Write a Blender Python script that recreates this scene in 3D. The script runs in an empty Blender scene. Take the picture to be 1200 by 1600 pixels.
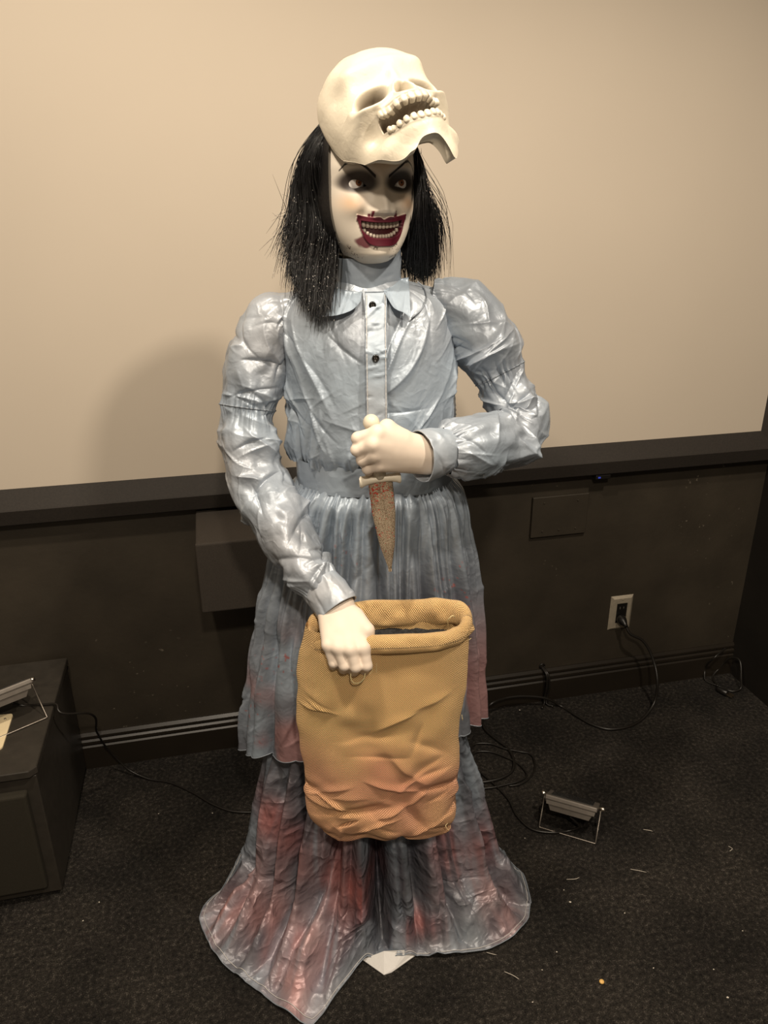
import bpy, math
import numpy as np

# ------------------------------------------------------------------ camera, light, exposure
F_PX, PITCH, ROLL, YAW = 1193.0, math.radians(22.37), math.radians(0.35), math.radians(12.66)
CAM_H, WALL_Y = 1.453, 1.833
scene = bpy.context.scene
col = scene.collection
CA, SA = math.cos(YAW), math.sin(YAW)

def to_world(p):
    """view-aligned frame (right, away, up) -> world (the screen wall runs along world x)"""
    p = np.asarray(p, float)
    return np.stack([p[..., 0]*CA + p[..., 1]*SA, p[..., 1]*CA - p[..., 0]*SA, p[..., 2]], -1)

from mathutils import Matrix, Vector
cam_d = bpy.data.cameras.new('camera'); cam = bpy.data.objects.new('camera', cam_d); col.objects.link(cam)
cam_d.sensor_fit = 'VERTICAL'; cam_d.sensor_height = 24.0; cam_d.lens = 24.0*F_PX/1600.0
cam_d.clip_start = 0.02
_r = np.array([1, 0, 0.]); _dn = np.array([0, -math.sin(PITCH), -math.cos(PITCH)])
_f = np.array([0, math.cos(PITCH), -math.sin(PITCH)])
_right = math.cos(ROLL)*_r + math.sin(ROLL)*_dn
_down = -math.sin(ROLL)*_r + math.cos(ROLL)*_dn
_R = to_world(np.array([_right, -_down, -_f]))
m = Matrix.Identity(4)
for i in range(3):
    for j in range(3): m[j][i] = _R[i][j]
m.translation = (0, 0, CAM_H)
cam.matrix_world = m
scene.camera = cam

world = bpy.data.worlds.new('world'); scene.world = world; world.use_nodes = True
bg = world.node_tree.nodes['Background']; bg.inputs[0].default_value = (1.0, 0.80, 0.58, 1); bg.inputs[1].default_value = 0.15

def lamp(name, aligned, energy, size, color=(1.0, 0.87, 0.705)):
    d = bpy.data.lights.new(name, 'SPOT'); d.energy = energy; d.color = color; d.shadow_soft_size = size
    d.spot_size = math.radians(165); d.spot_blend = 0.6
    o = bpy.data.objects.new(name, d); col.objects.link(o); o.location = to_world(aligned); return o
lamp('downlight_or_fill', (0.78, 0.60, 2.52), 60, 0.05)
lamp('downlight_or_fill', (-0.45, 0.70, 2.52), 52, 0.05)
lamp('downlight_or_fill', (0.22, -0.60, 2.40), 62, 0.06)  # fill lamp added behind the camera, no ceiling fixture known there
scene.view_settings.view_transform = 'Standard'; scene.view_settings.look = 'None'
scene.view_settings.gamma = 1.0; scene.view_settings.use_curve_mapping = False
scene.view_settings.exposure = 0.66

# ------------------------------------------------------------------ measuring helpers
def P(px, py, d):
    """point of the view-aligned frame seen at a photo position, at the measured distance d"""
    u = (px-600)/F_PX; v = (py-800)/F_PX
    u, v = u*math.cos(ROLL)-v*math.sin(ROLL), v*math.cos(ROLL)+u*math.sin(ROLL)
    dep = math.cos(PITCH)-v*math.sin(PITCH); up = -math.sin(PITCH)-v*math.cos(PITCH)
    s = d/dep
    return np.array([u*s, d, CAM_H+up*s])
def PF(px, py, z=0.0):
    v0 = P(px, py, 1.0); s = (z-CAM_H)/(v0[2]-CAM_H)
    return np.array([v0[0]*s, s, z])
def PW(px, py, off=0.0):
    """point on the screen wall, returned in world coordinates"""
    v0 = P(px, py, 1.0); s = (WALL_Y-off)/(CA-v0[0]*SA)
    return to_world(np.array([v0[0]*s, s, CAM_H+(v0[2]-CAM_H)*s]))

# ------------------------------------------------------------------ object helpers
def tag(o, label, cat, group=None):
    o['label'] = label; o['category'] = cat
    if group: o['group'] = group
    return o
def empty(name, loc_world, rz=0.0):
    o = bpy.data.objects.new(name, None); col.objects.link(o); o.empty_display_size = 0.05
    o.location = loc_world; o.rotation_euler = (0, 0, rz); return o

class Frame:
    """an Empty (or nothing) whose children are given in the view-aligned frame"""
    def __init__(self, name, base):
        self.base = np.asarray(base, float)
        self.obj = empty(name, to_world(self.base), -YAW)

def mesh_obj(name, verts, faces, mat, parent=None, smooth=True, uv=None, colors=None, base=None, mats=None, fmat=None):
    verts = np.asarray(verts, np.float64).reshape(-1, 3)
    fr = parent if isinstance(parent, Frame) else None
    if fr is not None: verts = verts - fr.base; par = fr.obj
    else: par = parent
    if base is not None: verts = verts - np.asarray(base)
    me = bpy.data.meshes.new(name)
    if isinstance(faces, np.ndarray):
        k = faces.shape[1]; n = len(faces)
        me.vertices.add(len(verts)); me.vertices.foreach_set('co', verts.astype(np.float32).ravel())
        me.loops.add(n*k); me.loops.foreach_set('vertex_index', faces.astype(np.int32).ravel())
        me.polygons.add(n); me.polygons.foreach_set('loop_start', np.arange(0, n*k, k, dtype=np.int32))
        me.update(calc_edges=True); me.validate()
    else:
        me.from_pydata(verts.tolist(), [], [list(f) for f in faces])
    if uv is not None:
        lay = me.uv_layers.new(name='UVMap')
        li = np.empty(len(me.loops), np.int32); me.loops.foreach_get('vertex_index', li)
        lay.data.foreach_set('uv', np.asarray(uv, np.float32).reshape(-1, 2)[li].ravel())
    if colors is not None:
        ca = me.color_attributes.new('paint', 'FLOAT_COLOR', 'POINT')
        c = np.asarray(colors, np.float32).reshape(-1, 3)
        ca.data.foreach_set('color', np.concatenate([c, np.ones((len(c), 1), np.float32)], 1).ravel())
    if mat is not None: me.materials.append(mat)
    if smooth:
        me.polygons.foreach_set('use_smooth', np.ones(len(me.polygons), bool))
    o = bpy.data.objects.new(name, me); col.objects.link(o)
    if par is not None: o.parent = par
    return o

def grid_faces(nv, nu, wrap_u=False, wrap_v=False):
    a = np.arange(nv*nu).reshape(nv, nu)
    if wrap_u: a = np.concatenate([a, a[:, :1]], 1)
    if wrap_v: a = np.concatenate([a, a[:1]], 0)
    return np.stack([a[:-1, :-1], a[:-1, 1:], a[1:, 1:], a[1:, :-1]], -1).reshape(-1, 4)
def grid_normals(V, wrap_u=False):
    if wrap_u:
        du = np.roll(V, -1, 1)-np.roll(V, 1, 1)
    else: du = np.gradient(V, axis=1)
    dv = np.gradient(V, axis=0)
    n = np.cross(du, dv); return n/(np.linalg.norm(n, axis=-1, keepdims=True)+1e-12)

def sinterp(t, ts, vs, k=0.0):
    """Catmull-Rom (finite difference Hermite) interpolation of a table; vs may have columns"""
    ts = np.asarray(ts, float); vs = np.asarray(vs, float)
    one = vs.ndim == 1
    if one: vs = vs[:, None]
    m = np.zeros_like(vs)
    d = np.diff(vs, axis=0)/np.diff(ts)[:, None]
    m[1:-1] = (d[1:]*np.diff(ts)[:-1, None]+d[:-1]*np.diff(ts)[1:, None])/(ts[2:]-ts[:-2])[:, None]
    m[0] = d[0]; m[-1] = d[-1]
    t = np.asarray(t, float); sh = t.shape; t = np.clip(t.ravel(), ts[0], ts[-1])
    i = np.clip(np.searchsorted(ts, t, side='right')-1, 0, len(ts)-2)
    h = (ts[i+1]-ts[i])[:, None]; x = ((t-ts[i])/(ts[i+1]-ts[i]))[:, None]
    r = ((2*x**3-3*x**2+1)*vs[i]+(x**3-2*x**2+x)*h*m[i]+(-2*x**3+3*x**2)*vs[i+1]+(x**3-x**2)*h*m[i+1])
    return r[:, 0].reshape(sh) if one else r.reshape(sh+(vs.shape[1],))

def _hash(i, j, k):
    n = (i.astype(np.int64)*374761393+j.astype(np.int64)*668265263+k.astype(np.int64)*2147483647) & 0xffffffff
    n = ((n ^ (n >> 13))*1274126177) & 0xffffffff
    n = n ^ (n >> 16)
    return (n & 0xffff).astype(np.float64)/32767.5-1.0
def noise(p, scale=1.0, seed=0):
    p = np.asarray(p, float)*scale+seed*17.31
    f = np.floor(p); q = p-f; q = q*q*(3-2*q); f = f.astype(np.int64)
    r = 0
    for a in (0, 1):
        wa = q[..., 0] if a else 1-q[..., 0]
        for b in (0, 1):
            wb = q[..., 1] if b else 1-q[..., 1]
            for c in (0, 1):
                wc = q[..., 2] if c else 1-q[..., 2]
                r = r+wa*wb*wc*_hash(f[..., 0]+a, f[..., 1]+b, f[..., 2]+c)
    return r
def sstep(x, a, b):
    t = np.clip((x-a)/(b-a), 0, 1); return t*t*(3-2*t)
def gauss(x, s): return np.exp(-(x/s)**2)

def creases(S, T, n, rng, ang, spread, length, width, amp, region=None, wrap=None, sharp=1.0, bias=0.35):
    """sharp wrinkles of stiff satin: n creases scattered on the cloth coordinates S, T (metres)"""
    h = np.zeros_like(S)
    s0, s1, t0, t1 = region or (S.min(), S.max(), T.min(), T.max())
    for _ in range(n):
        cs, ct = rng.uniform(s0, s1), rng.uniform(t0, t1)
        a0 = ang(cs, ct) if callable(ang) else ang
        a = a0+rng.normal(0, spread)
        L = length*rng.uniform(.5, 1.5); w = width*rng.uniform(.5, 1.6); A = amp*rng.uniform(.4, 1.3)
        if rng.uniform() < bias: A = -A
        ds = S-cs
        if wrap: ds = (ds+wrap/2) % wrap-wrap/2
        dt = T-ct
        al = ds*math.cos(a)+dt*math.sin(a); ac = -ds*math.sin(a)+dt*math.cos(a)+rng.uniform(-2.5, 2.5)*al*al
        msk = (np.abs(al) < L) & (np.abs(ac) < 3*w)
        if not msk.any(): continue
        la = al[msk]/L; x = ac[msk]/(w*(1-.55*np.abs(la)))
        prof = np.where(x > 0, np.exp(-np.abs(x)**sharp*1.0), np.exp(-np.abs(x*2.1)**sharp))
        h[msk] += A*np.cos(la*math.pi/2)**2*prof
    return h

def tube(path, radii, n=10, closed=False, cap=True):
    path = np.asarray(path, float); k = len(path); radii = np.broadcast_to(np.asarray(radii, float), (k,))
    T = np.gradient(path, axis=0); T /= np.linalg.norm(T, axis=1, keepdims=True)+1e-12
    up = np.array([0, 0, 1.]) if abs(T[0][2]) < .9 else np.array([1., 0, 0])
    N = np.zeros_like(path); nn = up-T[0]*np.dot(up, T[0]); N[0] = nn/np.linalg.norm(nn)
    for i in range(1, k):
        nn = N[i-1]-T[i]*np.dot(N[i-1], T[i]); N[i] = nn/(np.linalg.norm(nn)+1e-12)
    B = np.cross(T, N)
    a = np.linspace(0, 2*np.pi, n, endpoint=False)
    V = path[:, None]+radii[:, None, None]*(np.cos(a)[None, :, None]*N[:, None]+np.sin(a)[None, :, None]*B[:, None])
    return V, (T, N, B, a)
def tube_mesh(path, radii, n=8, caps=True):
    V, _ = tube(path, radii, n); k = len(V)
    F = [tuple(f) for f in grid_faces(k, n, True)]
    if caps: F += [tuple(range(n))[::-1], tuple(range((k-1)*n, k*n))]
    return V.reshape(-1, 3), F
def spline(pts, n):
    pts = np.asarray(pts, float); d = np.r_[0, np.cumsum(np.linalg.norm(np.diff(pts, axis=0), axis=1))]
    return sinterp(np.linspace(0, d[-1], n), d, pts)

def box_geo(lo, hi, bev=0.0):
    lo = np.asarray(lo, float); hi = np.asarray(hi, float)
    if bev <= 0:
        v = [(x, y, z) for x in (lo[0], hi[0]) for y in (lo[1], hi[1]) for z in (lo[2], hi[2])]
        return np.array(v), [(0, 1, 3, 2), (4, 6, 7, 5), (0, 4, 5, 1), (2, 3, 7, 6), (0, 2, 6, 4), (1, 5, 7, 3)]
    import bmesh
    bm = bmesh.new(); vs, fs = box_geo(lo, hi)
    bv = [bm.verts.new(v) for v in vs]
    for f in fs: bm.faces.new([bv[i] for i in f])
    bmesh.ops.recalc_face_normals(bm, faces=bm.faces)
    bmesh.ops.bevel(bm, geom=list(bm.edges), offset=bev, segments=3, profile=.5, affect='EDGES')
    bm.verts.index_update()
    V = np.array([v.co[:] for v in bm.verts]); Fc = [tuple(v.index for v in f.verts) for f in bm.faces]; bm.free()
    return V, Fc
def join(parts):
    V = []; Fc = []; o = 0
    for v, f in parts:
        v = np.asarray(v).reshape(-1, 3); V.append(v); Fc += [tuple(int(i)+o for i in q) for q in f]; o += len(v)
    return np.concatenate(V), Fc

# ------------------------------------------------------------------ materials
def new_mat(name):
    m = bpy.data.materials.new(name); m.use_nodes = True
    nt = m.node_tree; b = nt.nodes['Principled BSDF']; return m, nt, b
def nd(nt, t, **kw):
    n = nt.nodes.new(t)
    for k, v in kw.items():
        if k in n.inputs: n.inputs[k].default_value = v
        else: setattr(n, k, v)
    return n
def lk(nt, a, b): nt.links.new(a, b)
def ramp(nt, fac, stops):
    r = nt.nodes.new('ShaderNodeValToRGB'); e = r.color_ramp.elements
    while len(e) < len(stops): e.new(.5)
    for el, (p, c) in zip(e, stops): el.position = p; el.color = tuple(c)+(1,) if len(c) == 3 else c
    lk(nt, fac, r.inputs['Fac']); return r.outputs['Color']
def mat_plain(name, rgb, rough=.5, metal=0.0, spec=.5, bump=None, var=0.0, vscale=20.0):
    m, nt, b = new_mat(name)
    b.inputs['Base Color'].default_value = (*rgb, 1); b.inputs['Roughness'].default_value = rough
    b.inputs['Metallic'].default_value = metal; b.inputs['Specular IOR Level'].default_value = spec
    tc = nd(nt, 'ShaderNodeTexCoord')
    if var:
        n = nd(nt, 'ShaderNodeTexNoise', Scale=vscale, Detail=5.0); lk(nt, tc.outputs['Object'], n.inputs['Vector'])
        c = ramp(nt, n.outputs['Fac'], [(.3, tuple(x*(1-var) for x in rgb)), (.7, tuple(min(1, x*(1+var)) for x in rgb))])
        lk(nt, c, b.inputs['Base Color'])
    if bump:
        n = nd(nt, 'ShaderNodeTexNoise', Scale=bump[0], Detail=4.0); lk(nt, tc.outputs['Object'], n.inputs['Vector'])
        bp = nd(nt, 'ShaderNodeBump', Strength=bump[1], Distance=bump[2]); lk(nt, n.outputs['Fac'], bp.inputs['Height'])
        lk(nt, bp.outputs['Normal'], b.inputs['Normal'])
    return m
def mat_painted(name, rough=.45, spec=.5, metal=0.0, bump=None, sheen=0.0, coords='UV'):
    """base colour = the dyes / paint computed per vertex"""
    m, nt, b = new_mat(name)
    a = nd(nt, 'ShaderNodeVertexColor', layer_name='paint'); lk(nt, a.outputs['Color'], b.inputs['Base Color'])
    b.inputs['Roughness'].default_value = rough; b.inputs['Specular IOR Level'].default_value = spec
    b.inputs['Metallic'].default_value = metal
    tc = nd(nt, 'ShaderNodeTexCoord')
    if sheen: b.inputs['Sheen Weight'].default_value = sheen
    if bump:
        h = None
        for (sc, amt, det) in bump:
            n = nd(nt, 'ShaderNodeTexNoise', Scale=sc, Detail=det, Distortion=.6); lk(nt, tc.outputs['Object'], n.inputs['Vector'])
            bp = nd(nt, 'ShaderNodeBump', Strength=1.0, Distance=amt); lk(nt, n.outputs['Fac'], bp.inputs['Height'])
            if h is not None: lk(nt, h, bp.inputs['Normal'])
            h = bp.outputs['Normal']
        lk(nt, h, b.inputs['Normal'])
    return m

def add_crumple(m, octs):
    """facetted crumple of stiff cloth: Voronoi cones under the existing bump"""
    nt = m.node_tree; b = nt.nodes['Principled BSDF']; src = b.inputs['Normal'].links[0].from_socket
    tc = nd(nt, 'ShaderNodeTexCoord'); wn = nd(nt, 'ShaderNodeTexNoise', Scale=9.0, Detail=3.0); lk(nt, tc.outputs['Object'], wn.inputs['Vector'])
    mxv = nd(nt, 'ShaderNodeMix', data_type='RGBA', blend_type='LINEAR_LIGHT'); mxv.inputs[0].default_value = .10
    lk(nt, tc.outputs['Object'], mxv.inputs[6]); lk(nt, wn.outputs['Color'], mxv.inputs[7])
    for sc, dist in octs:
        v = nd(nt, 'ShaderNodeTexVoronoi', Scale=sc); lk(nt, mxv.outputs[2], v.inputs['Vector'])
        bp = nd(nt, 'ShaderNodeBump', Strength=1.0, Distance=dist); lk(nt, v.outputs['Distance'], bp.inputs['Height']); lk(nt, src, bp.inputs['Normal']); src = bp.outputs['Normal']
    lk(nt, src, b.inputs['Normal'])

M = {}
# carpet
m, nt, b = new_mat('carpet'); tc = nd(nt, 'ShaderNodeTexCoord')
n1 = nd(nt, 'ShaderNodeTexNoise', Scale=420.0, Detail=3.0); n2 = nd(nt, 'ShaderNodeTexNoise', Scale=5.0, Detail=4.0); n3 = nd(nt, 'ShaderNodeTexNoise', Scale=110.0, Detail=4.0)
for n in (n1, n2, n3): lk(nt, tc.outputs['Object'], n.inputs['Vector'])
mx = nd(nt, 'ShaderNodeMath', operation='MULTIPLY'); lk(nt, n1.outputs['Fac'], mx.inputs[0]); lk(nt, n3.outputs['Fac'], mx.inputs[1])
c1 = ramp(nt, mx.outputs[0], [(.12, (.006, .0055, .005)), (.30, (.030, .0265, .023)), (.46, (.12, .108, .094))])
c2 = ramp(nt, n2.outputs['Fac'], [(.35, (.6, .6, .6)), (.65, (1.25, 1.22, 1.18))])
mm = nd(nt, 'ShaderNodeMix', data_type='RGBA', blend_type='MULTIPLY'); mm.inputs[0].default_value = 1
lk(nt, c1, mm.inputs[6]); lk(nt, c2, mm.inputs[7]); lk(nt, mm.outputs[2], b.inputs['Base Color'])
b.inputs['Roughness'].default_value = .95; b.inputs['Specular IOR Level'].default_value = .15
bp = nd(nt, 'ShaderNodeBump', Strength=1.0, Distance=.006); lk(nt, mx.outputs[0], bp.inputs['Height']); lk(nt, bp.outputs['Normal'], b.inputs['Normal'])
M['carpet'] = m
M['wall'] = mat_plain('black_wall_paint', (.036, .029, .0205), .5, 0, .45, (60, .25, .002), .22, 6)
nt = M['wall'].node_tree; b = nt.nodes['Principled BSDF']; old = b.inputs['Base Color'].links[0].from_socket
tc = nd(nt, 'ShaderNodeTexCoord'); f_a = nd(nt, 'ShaderNodeTexNoise', Scale=75.0, Detail=2.0); f_b = nd(nt, 'ShaderNodeTexNoise', Scale=3.5, Detail=3.0)
lk(nt, tc.outputs['Object'], f_a.inputs['Vector']); lk(nt, tc.outputs['Object'], f_b.inputs['Vector'])
fk = ramp(nt, f_a.outputs['Fac'], [(.72, (0, 0, 0)), (.76, (1, 1, 1))]); fm = ramp(nt, f_b.outputs['Fac'], [(.50, (0, 0, 0)), (.62, (1, 1, 1))])
mu_ = nd(nt, 'ShaderNodeMath', operation='MULTIPLY'); lk(nt, fk, mu_.inputs[0]); lk(nt, fm, mu_.inputs[1])
mm = nd(nt, 'ShaderNodeMix', data_type='RGBA'); lk(nt, mu_.outputs[0], mm.inputs[0]); lk(nt, old, mm.inputs[6]); mm.inputs[7].default_value = (.13, .11, .085, 1); lk(nt, mm.outputs[2], b.inputs['Base Color'])
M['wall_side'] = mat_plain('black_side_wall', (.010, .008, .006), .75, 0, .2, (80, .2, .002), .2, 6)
M['base'] = mat_plain('black_baseboard_paint', (.018, .014, .010), .33, 0, .5, (30, .1, .001), .1, 10)
M['screen'] = mat_plain('screen_fabric', (.545, .475, .39), .85, 0, .15, (900, .08, .0006), .015, 3)
M['velvet'] = mat_plain('screen_frame_velvet', (.022, .0175, .014), .7, 0, .35, (700, .3, .0006), .15, 200)
M['cab'] = mat_plain('black_cabinet_laminate', (.034, .029, .023), .48, 0, .4, (250, .15, .0006), .15, 40)
M['grille'] = mat_plain('black_speaker_cloth', (.028, .024, .017), .85, 0, .2, (1200, .4, .0006), .12, 500)
M['fabricbox'] = mat_plain('black_fabric_wrap', (.045, .037, .030), .8, 0, .25, (900, .4, .0006), .12, 400)
M['nickel'] = mat_plain('brushed_nickel', (.46, .40, .31), .42, .45, .5, (300, .05, .0005), .1, 60)
M['blackplastic'] = mat_plain('black_plastic', (.008, .007, .006), .35, 0, .5)
M['cord'] = mat_plain('black_rubber_cord', (.012, .010, .008), .38, 0, .5)
M['brass'] = mat_plain('pale_prong_metal', (.7, .58, .42), .3, 1.0)
M['lampgrey'] = mat_plain('grey_cast_metal', (.16, .14, .12), .45, .3, .5, (400, .1, .0005), .08, 90)
M['chrome'] = mat_plain('bright_metal', (.75, .70, .62), .25, 1.0)
M['wire'] = mat_plain('bracket_metal', (.25, .22, .19), .35, .8)
M['glass'] = mat_plain('lamp_glass', (.03, .03, .03), .08, 0, .5)
M['cream'] = mat_plain('cream_plastic', (.80, .66, .42), .5, 0, .4, None, .03, 30)
M['lint'] = mat_plain('white_lint', (.75, .68, .58), .8)
M['crumb'] = mat_plain('yellow_crumb', (.85, .52, .16), .6)
M['led'] = mat_plain('blue_indicator', (.02, .03, .2), .3)
M['led'].node_tree.nodes['Principled BSDF'].inputs['Emission Color'].default_value = (.1, .15, 1, 1)
M['led'].node_tree.nodes['Principled BSDF'].inputs['Emission Strength'].default_value = .15
M['satin'] = mat_painted('blue_grey_satin', .40, .6, .22, [(60, .0011, 2.0)])
M['satin_flat'] = mat_painted('smooth_blue_grey_satin', .42, .6, .18, [(50, .0008, 2.0)])
M['satin_seam'] = mat_plain('satin_seam', (.24, .27, .31), .45, .2)
M['satin_skirt'] = mat_painted('stained_skirt_satin', .40, .55, .18, [(45, .0016, 3.0)])
add_crumple(M['satin_skirt'], ((13, .012), (34, .0035))); add_crumple(M['satin'], ((22, .0020), (60, .0005))); add_crumple(M['satin_flat'], ((26, .0014),))
M['skin'] = mat_painted('painted_doll_skin', .48, .4)
M['handskin'] = mat_plain('pale_moulded_skin', (.78, .66, .55), .5, 0, .4, (120, .06, .0006), .04, 45)
M['bone'] = mat_plain('cream_mask_plastic', (.70, .63, .505), .42, 0, .45, (90, .05, .0008), .03, 30)
M['bonedark'] = mat_plain('mask_recess_wash', (.36, .29, .21), .6, 0, .3, (200, .3, .002), .25, 120)
M['tooth'] = mat_plain('doll_teeth', (.62, .54, .45), .35)
M['gum'] = mat_plain('dark_red_mouth', (.10, .012, .016), .4)
M['eyewhite'] = mat_plain('eye_white', (.88, .84, .80), .12)
M['iris'] = mat_plain('brown_iris', (.26, .10, .04), .10)
M['pupil'] = mat_plain('pupil', (.01, .006, .005), .08)
M['button'] = mat_plain('black_button', (.012, .011, .010), .18, 0, .6)
M['lining'] = mat_plain('pale_lining_satin', (.62, .60, .58), .45, .05, .5, (90, .2, .002))
M['thread'] = mat_plain('pale_jute_thread', (.80, .66, .36), .8)
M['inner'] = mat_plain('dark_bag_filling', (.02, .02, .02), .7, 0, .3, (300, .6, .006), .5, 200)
# hair
m, nt, b = new_mat('black_wig_hair'); tc = nd(nt, 'ShaderNodeTexCoord')
n1 = nd(nt, 'ShaderNodeTexNoise', Scale=900.0, Detail=2.0); lk(nt, tc.outputs['Object'], n1.inputs['Vector'])
b.inputs['Base Color'].default_value = (.006, .0055, .006, 1); b.inputs['Roughness'].default_value = .27; b.inputs['Specular IOR Level'].default_value = .55
bp = nd(nt, 'ShaderNodeBump', Strength=.8, Distance=.0012); lk(nt, n1.outputs['Fac'], bp.inputs['Height']); lk(nt, bp.outputs['Normal'], b.inputs['Normal'])
M['hair'] = m
# burlap (UV in metres)
m, nt, b = new_mat('burlap'); uvn = nd(nt, 'ShaderNodeTexCoord'); sep = nd(nt, 'ShaderNodeSeparateXYZ')
wob = nd(nt, 'ShaderNodeTexNoise', Scale=60.0, Detail=2.0); lk(nt, uvn.outputs['UV'], wob.inputs['Vector'])
lk(nt, uvn.outputs['UV'], sep.inputs[0])
def wv(out, k, off):
    a = nd(nt, 'ShaderNodeMath', operation='MULTIPLY_ADD'); lk(nt, out, a.inputs[0]); a.inputs[1].default_value = k
    w2 = nd(nt, 'ShaderNodeMath', operation='MULTIPLY'); lk(nt, wob.outputs['Fac'], w2.inputs[0]); w2.inputs[1].default_value = 5.0
    lk(nt, w2.outputs[0], a.inputs[2])
    s = nd(nt, 'ShaderNodeMath', operation='SINE'); lk(nt, a.outputs[0], s.inputs[0]); return s.outputs[0]
sx = wv(sep.outputs[0], 2*math.pi/.0036, 0); sy = wv(sep.outputs[1], 2*math.pi/.0036, 0)
pr = nd(nt, 'ShaderNodeMath', operation='MULTIPLY'); lk(nt, sx, pr.inputs[0]); lk(nt, sy, pr.inputs[1])
fib = nd(nt, 'ShaderNodeTexNoise', Scale=700.0, Detail=3.0); lk(nt, uvn.outputs['UV'], fib.inputs['Vector'])
hh = nd(nt, 'ShaderNodeMath', operation='ADD'); lk(nt, pr.outputs[0], hh.inputs[0]); lk(nt, fib.outputs['Fac'], hh.inputs[1])
dy = nd(nt, 'ShaderNodeVertexColor', layer_name='paint')
wc = ramp(nt, hh.outputs[0], [(.0, (.42, .36, .28)), (.5, (.90, .88, .84)), (1.0, (1.25, 1.22, 1.15))])
mm = nd(nt, 'ShaderNodeMix', data_type='RGBA', blend_type='MULTIPLY'); mm.inputs[0].default_value = 1
lk(nt, dy.outputs['Color'], mm.inputs[6]); lk(nt, wc, mm.inputs[7]); lk(nt, mm.outputs[2], b.inputs['Base Color'])
b.inputs['Roughness'].default_value = .9; b.inputs['Specular IOR Level'].default_value = .15; b.inputs['Sheen Weight'].default_value = .15
bp = nd(nt, 'ShaderNodeBump', Strength=.9, Distance=.0011); lk(nt, hh.outputs[0], bp.inputs['Height']); lk(nt, bp.outputs['Normal'], b.inputs['Normal'])
M['burlap'] = m
# blade: tarnished metal flake with red spatter
m, nt, b = new_mat('bloodied_blade'); tc = nd(nt, 'ShaderNodeTexCoord')
n1 = nd(nt, 'ShaderNodeTexNoise', Scale=650.0, Detail=3.0); n2 = nd(nt, 'ShaderNodeTexNoise', Scale=330.0, Detail=4.0); n3 = nd(nt, 'ShaderNodeTexNoise', Scale=18.0, Detail=2.0)
for n in (n1, n2, n3): lk(nt, tc.outputs['Object'], n.inputs['Vector'])
base = ramp(nt, n1.outputs['Fac'], [(.35, (.22, .15, .09)), (.6, (.62, .50, .36))])
ad = nd(nt, 'ShaderNodeMath', operation='MULTIPLY_ADD'); lk(nt, n3.outputs['Fac'], ad.inputs[0]); ad.inputs[1].default_value = .55; lk(nt, n2.outputs['Fac'], ad.inputs[2])
k = ramp(nt, ad.outputs[0], [(.86, (0, 0, 0)), (.92, (1, 1, 1))])
mm = nd(nt, 'ShaderNodeMix', data_type='RGBA'); lk(nt, k, mm.inputs[0]); lk(nt, base, mm.inputs[6]); mm.inputs[7].default_value = (.55, .06, .04, 1)
lk(nt, mm.outputs[2], b.inputs['Base Color']); b.inputs['Metallic'].default_value = .65; b.inputs['Roughness'].default_value = .42
bp = nd(nt, 'ShaderNodeBump', Strength=.6, Distance=.0008); lk(nt, n1.outputs['Fac'], bp.inputs['Height']); lk(nt, bp.outputs['Normal'], b.inputs['Normal'])
M['blade'] = m

# ------------------------------------------------------------------ the room
def struct(o): o['kind'] = 'structure'; return o
X0, X1, YB = -2.2, 1.572, -1.6
v, f = box_geo((X0, YB, -.05), (X1+.3, WALL_Y+.1, 0)); floor_o = struct(mesh_obj('floor', v, f, M['carpet'], smooth=False))
v, f = box_geo((X0, WALL_Y, 0), (X1, WALL_Y+.1, 2.7)); struct(mesh_obj('wall_back', v, f, M['wall'], smooth=False))
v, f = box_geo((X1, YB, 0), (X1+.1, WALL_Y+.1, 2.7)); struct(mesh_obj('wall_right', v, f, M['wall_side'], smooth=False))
# baseboard: plain board with a stepped moulding along its top
prof = [(0, 0), (.014, 0), (.014, .070), (.010, .074), (.013, .080), (.013, .088), (.007, .092), (.010, .098), (.010, .104), (.004, .112), (0, .112)]
def baseboard(name, p0, p1, out):
    p0 = np.array(p0); p1 = np.array(p1); out = np.array(out)
    V = []; n = len(prof)
    for p in (p0, p1):
        for (o, z) in prof: V.append([p[0]+out[0]*o, p[1]+out[1]*o, z])
    Fc = [(i, (i+1) % n, (i+1) % n+n, i+n) for i in range(n)]+[tuple(range(n))[::-1], tuple(range(n, 2*n))]
    struct(mesh_obj(name, V, Fc, M['base'], smooth=False))
baseboard('baseboard_back', (X0, WALL_Y), (X1, WALL_Y), (0, -1))

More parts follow.
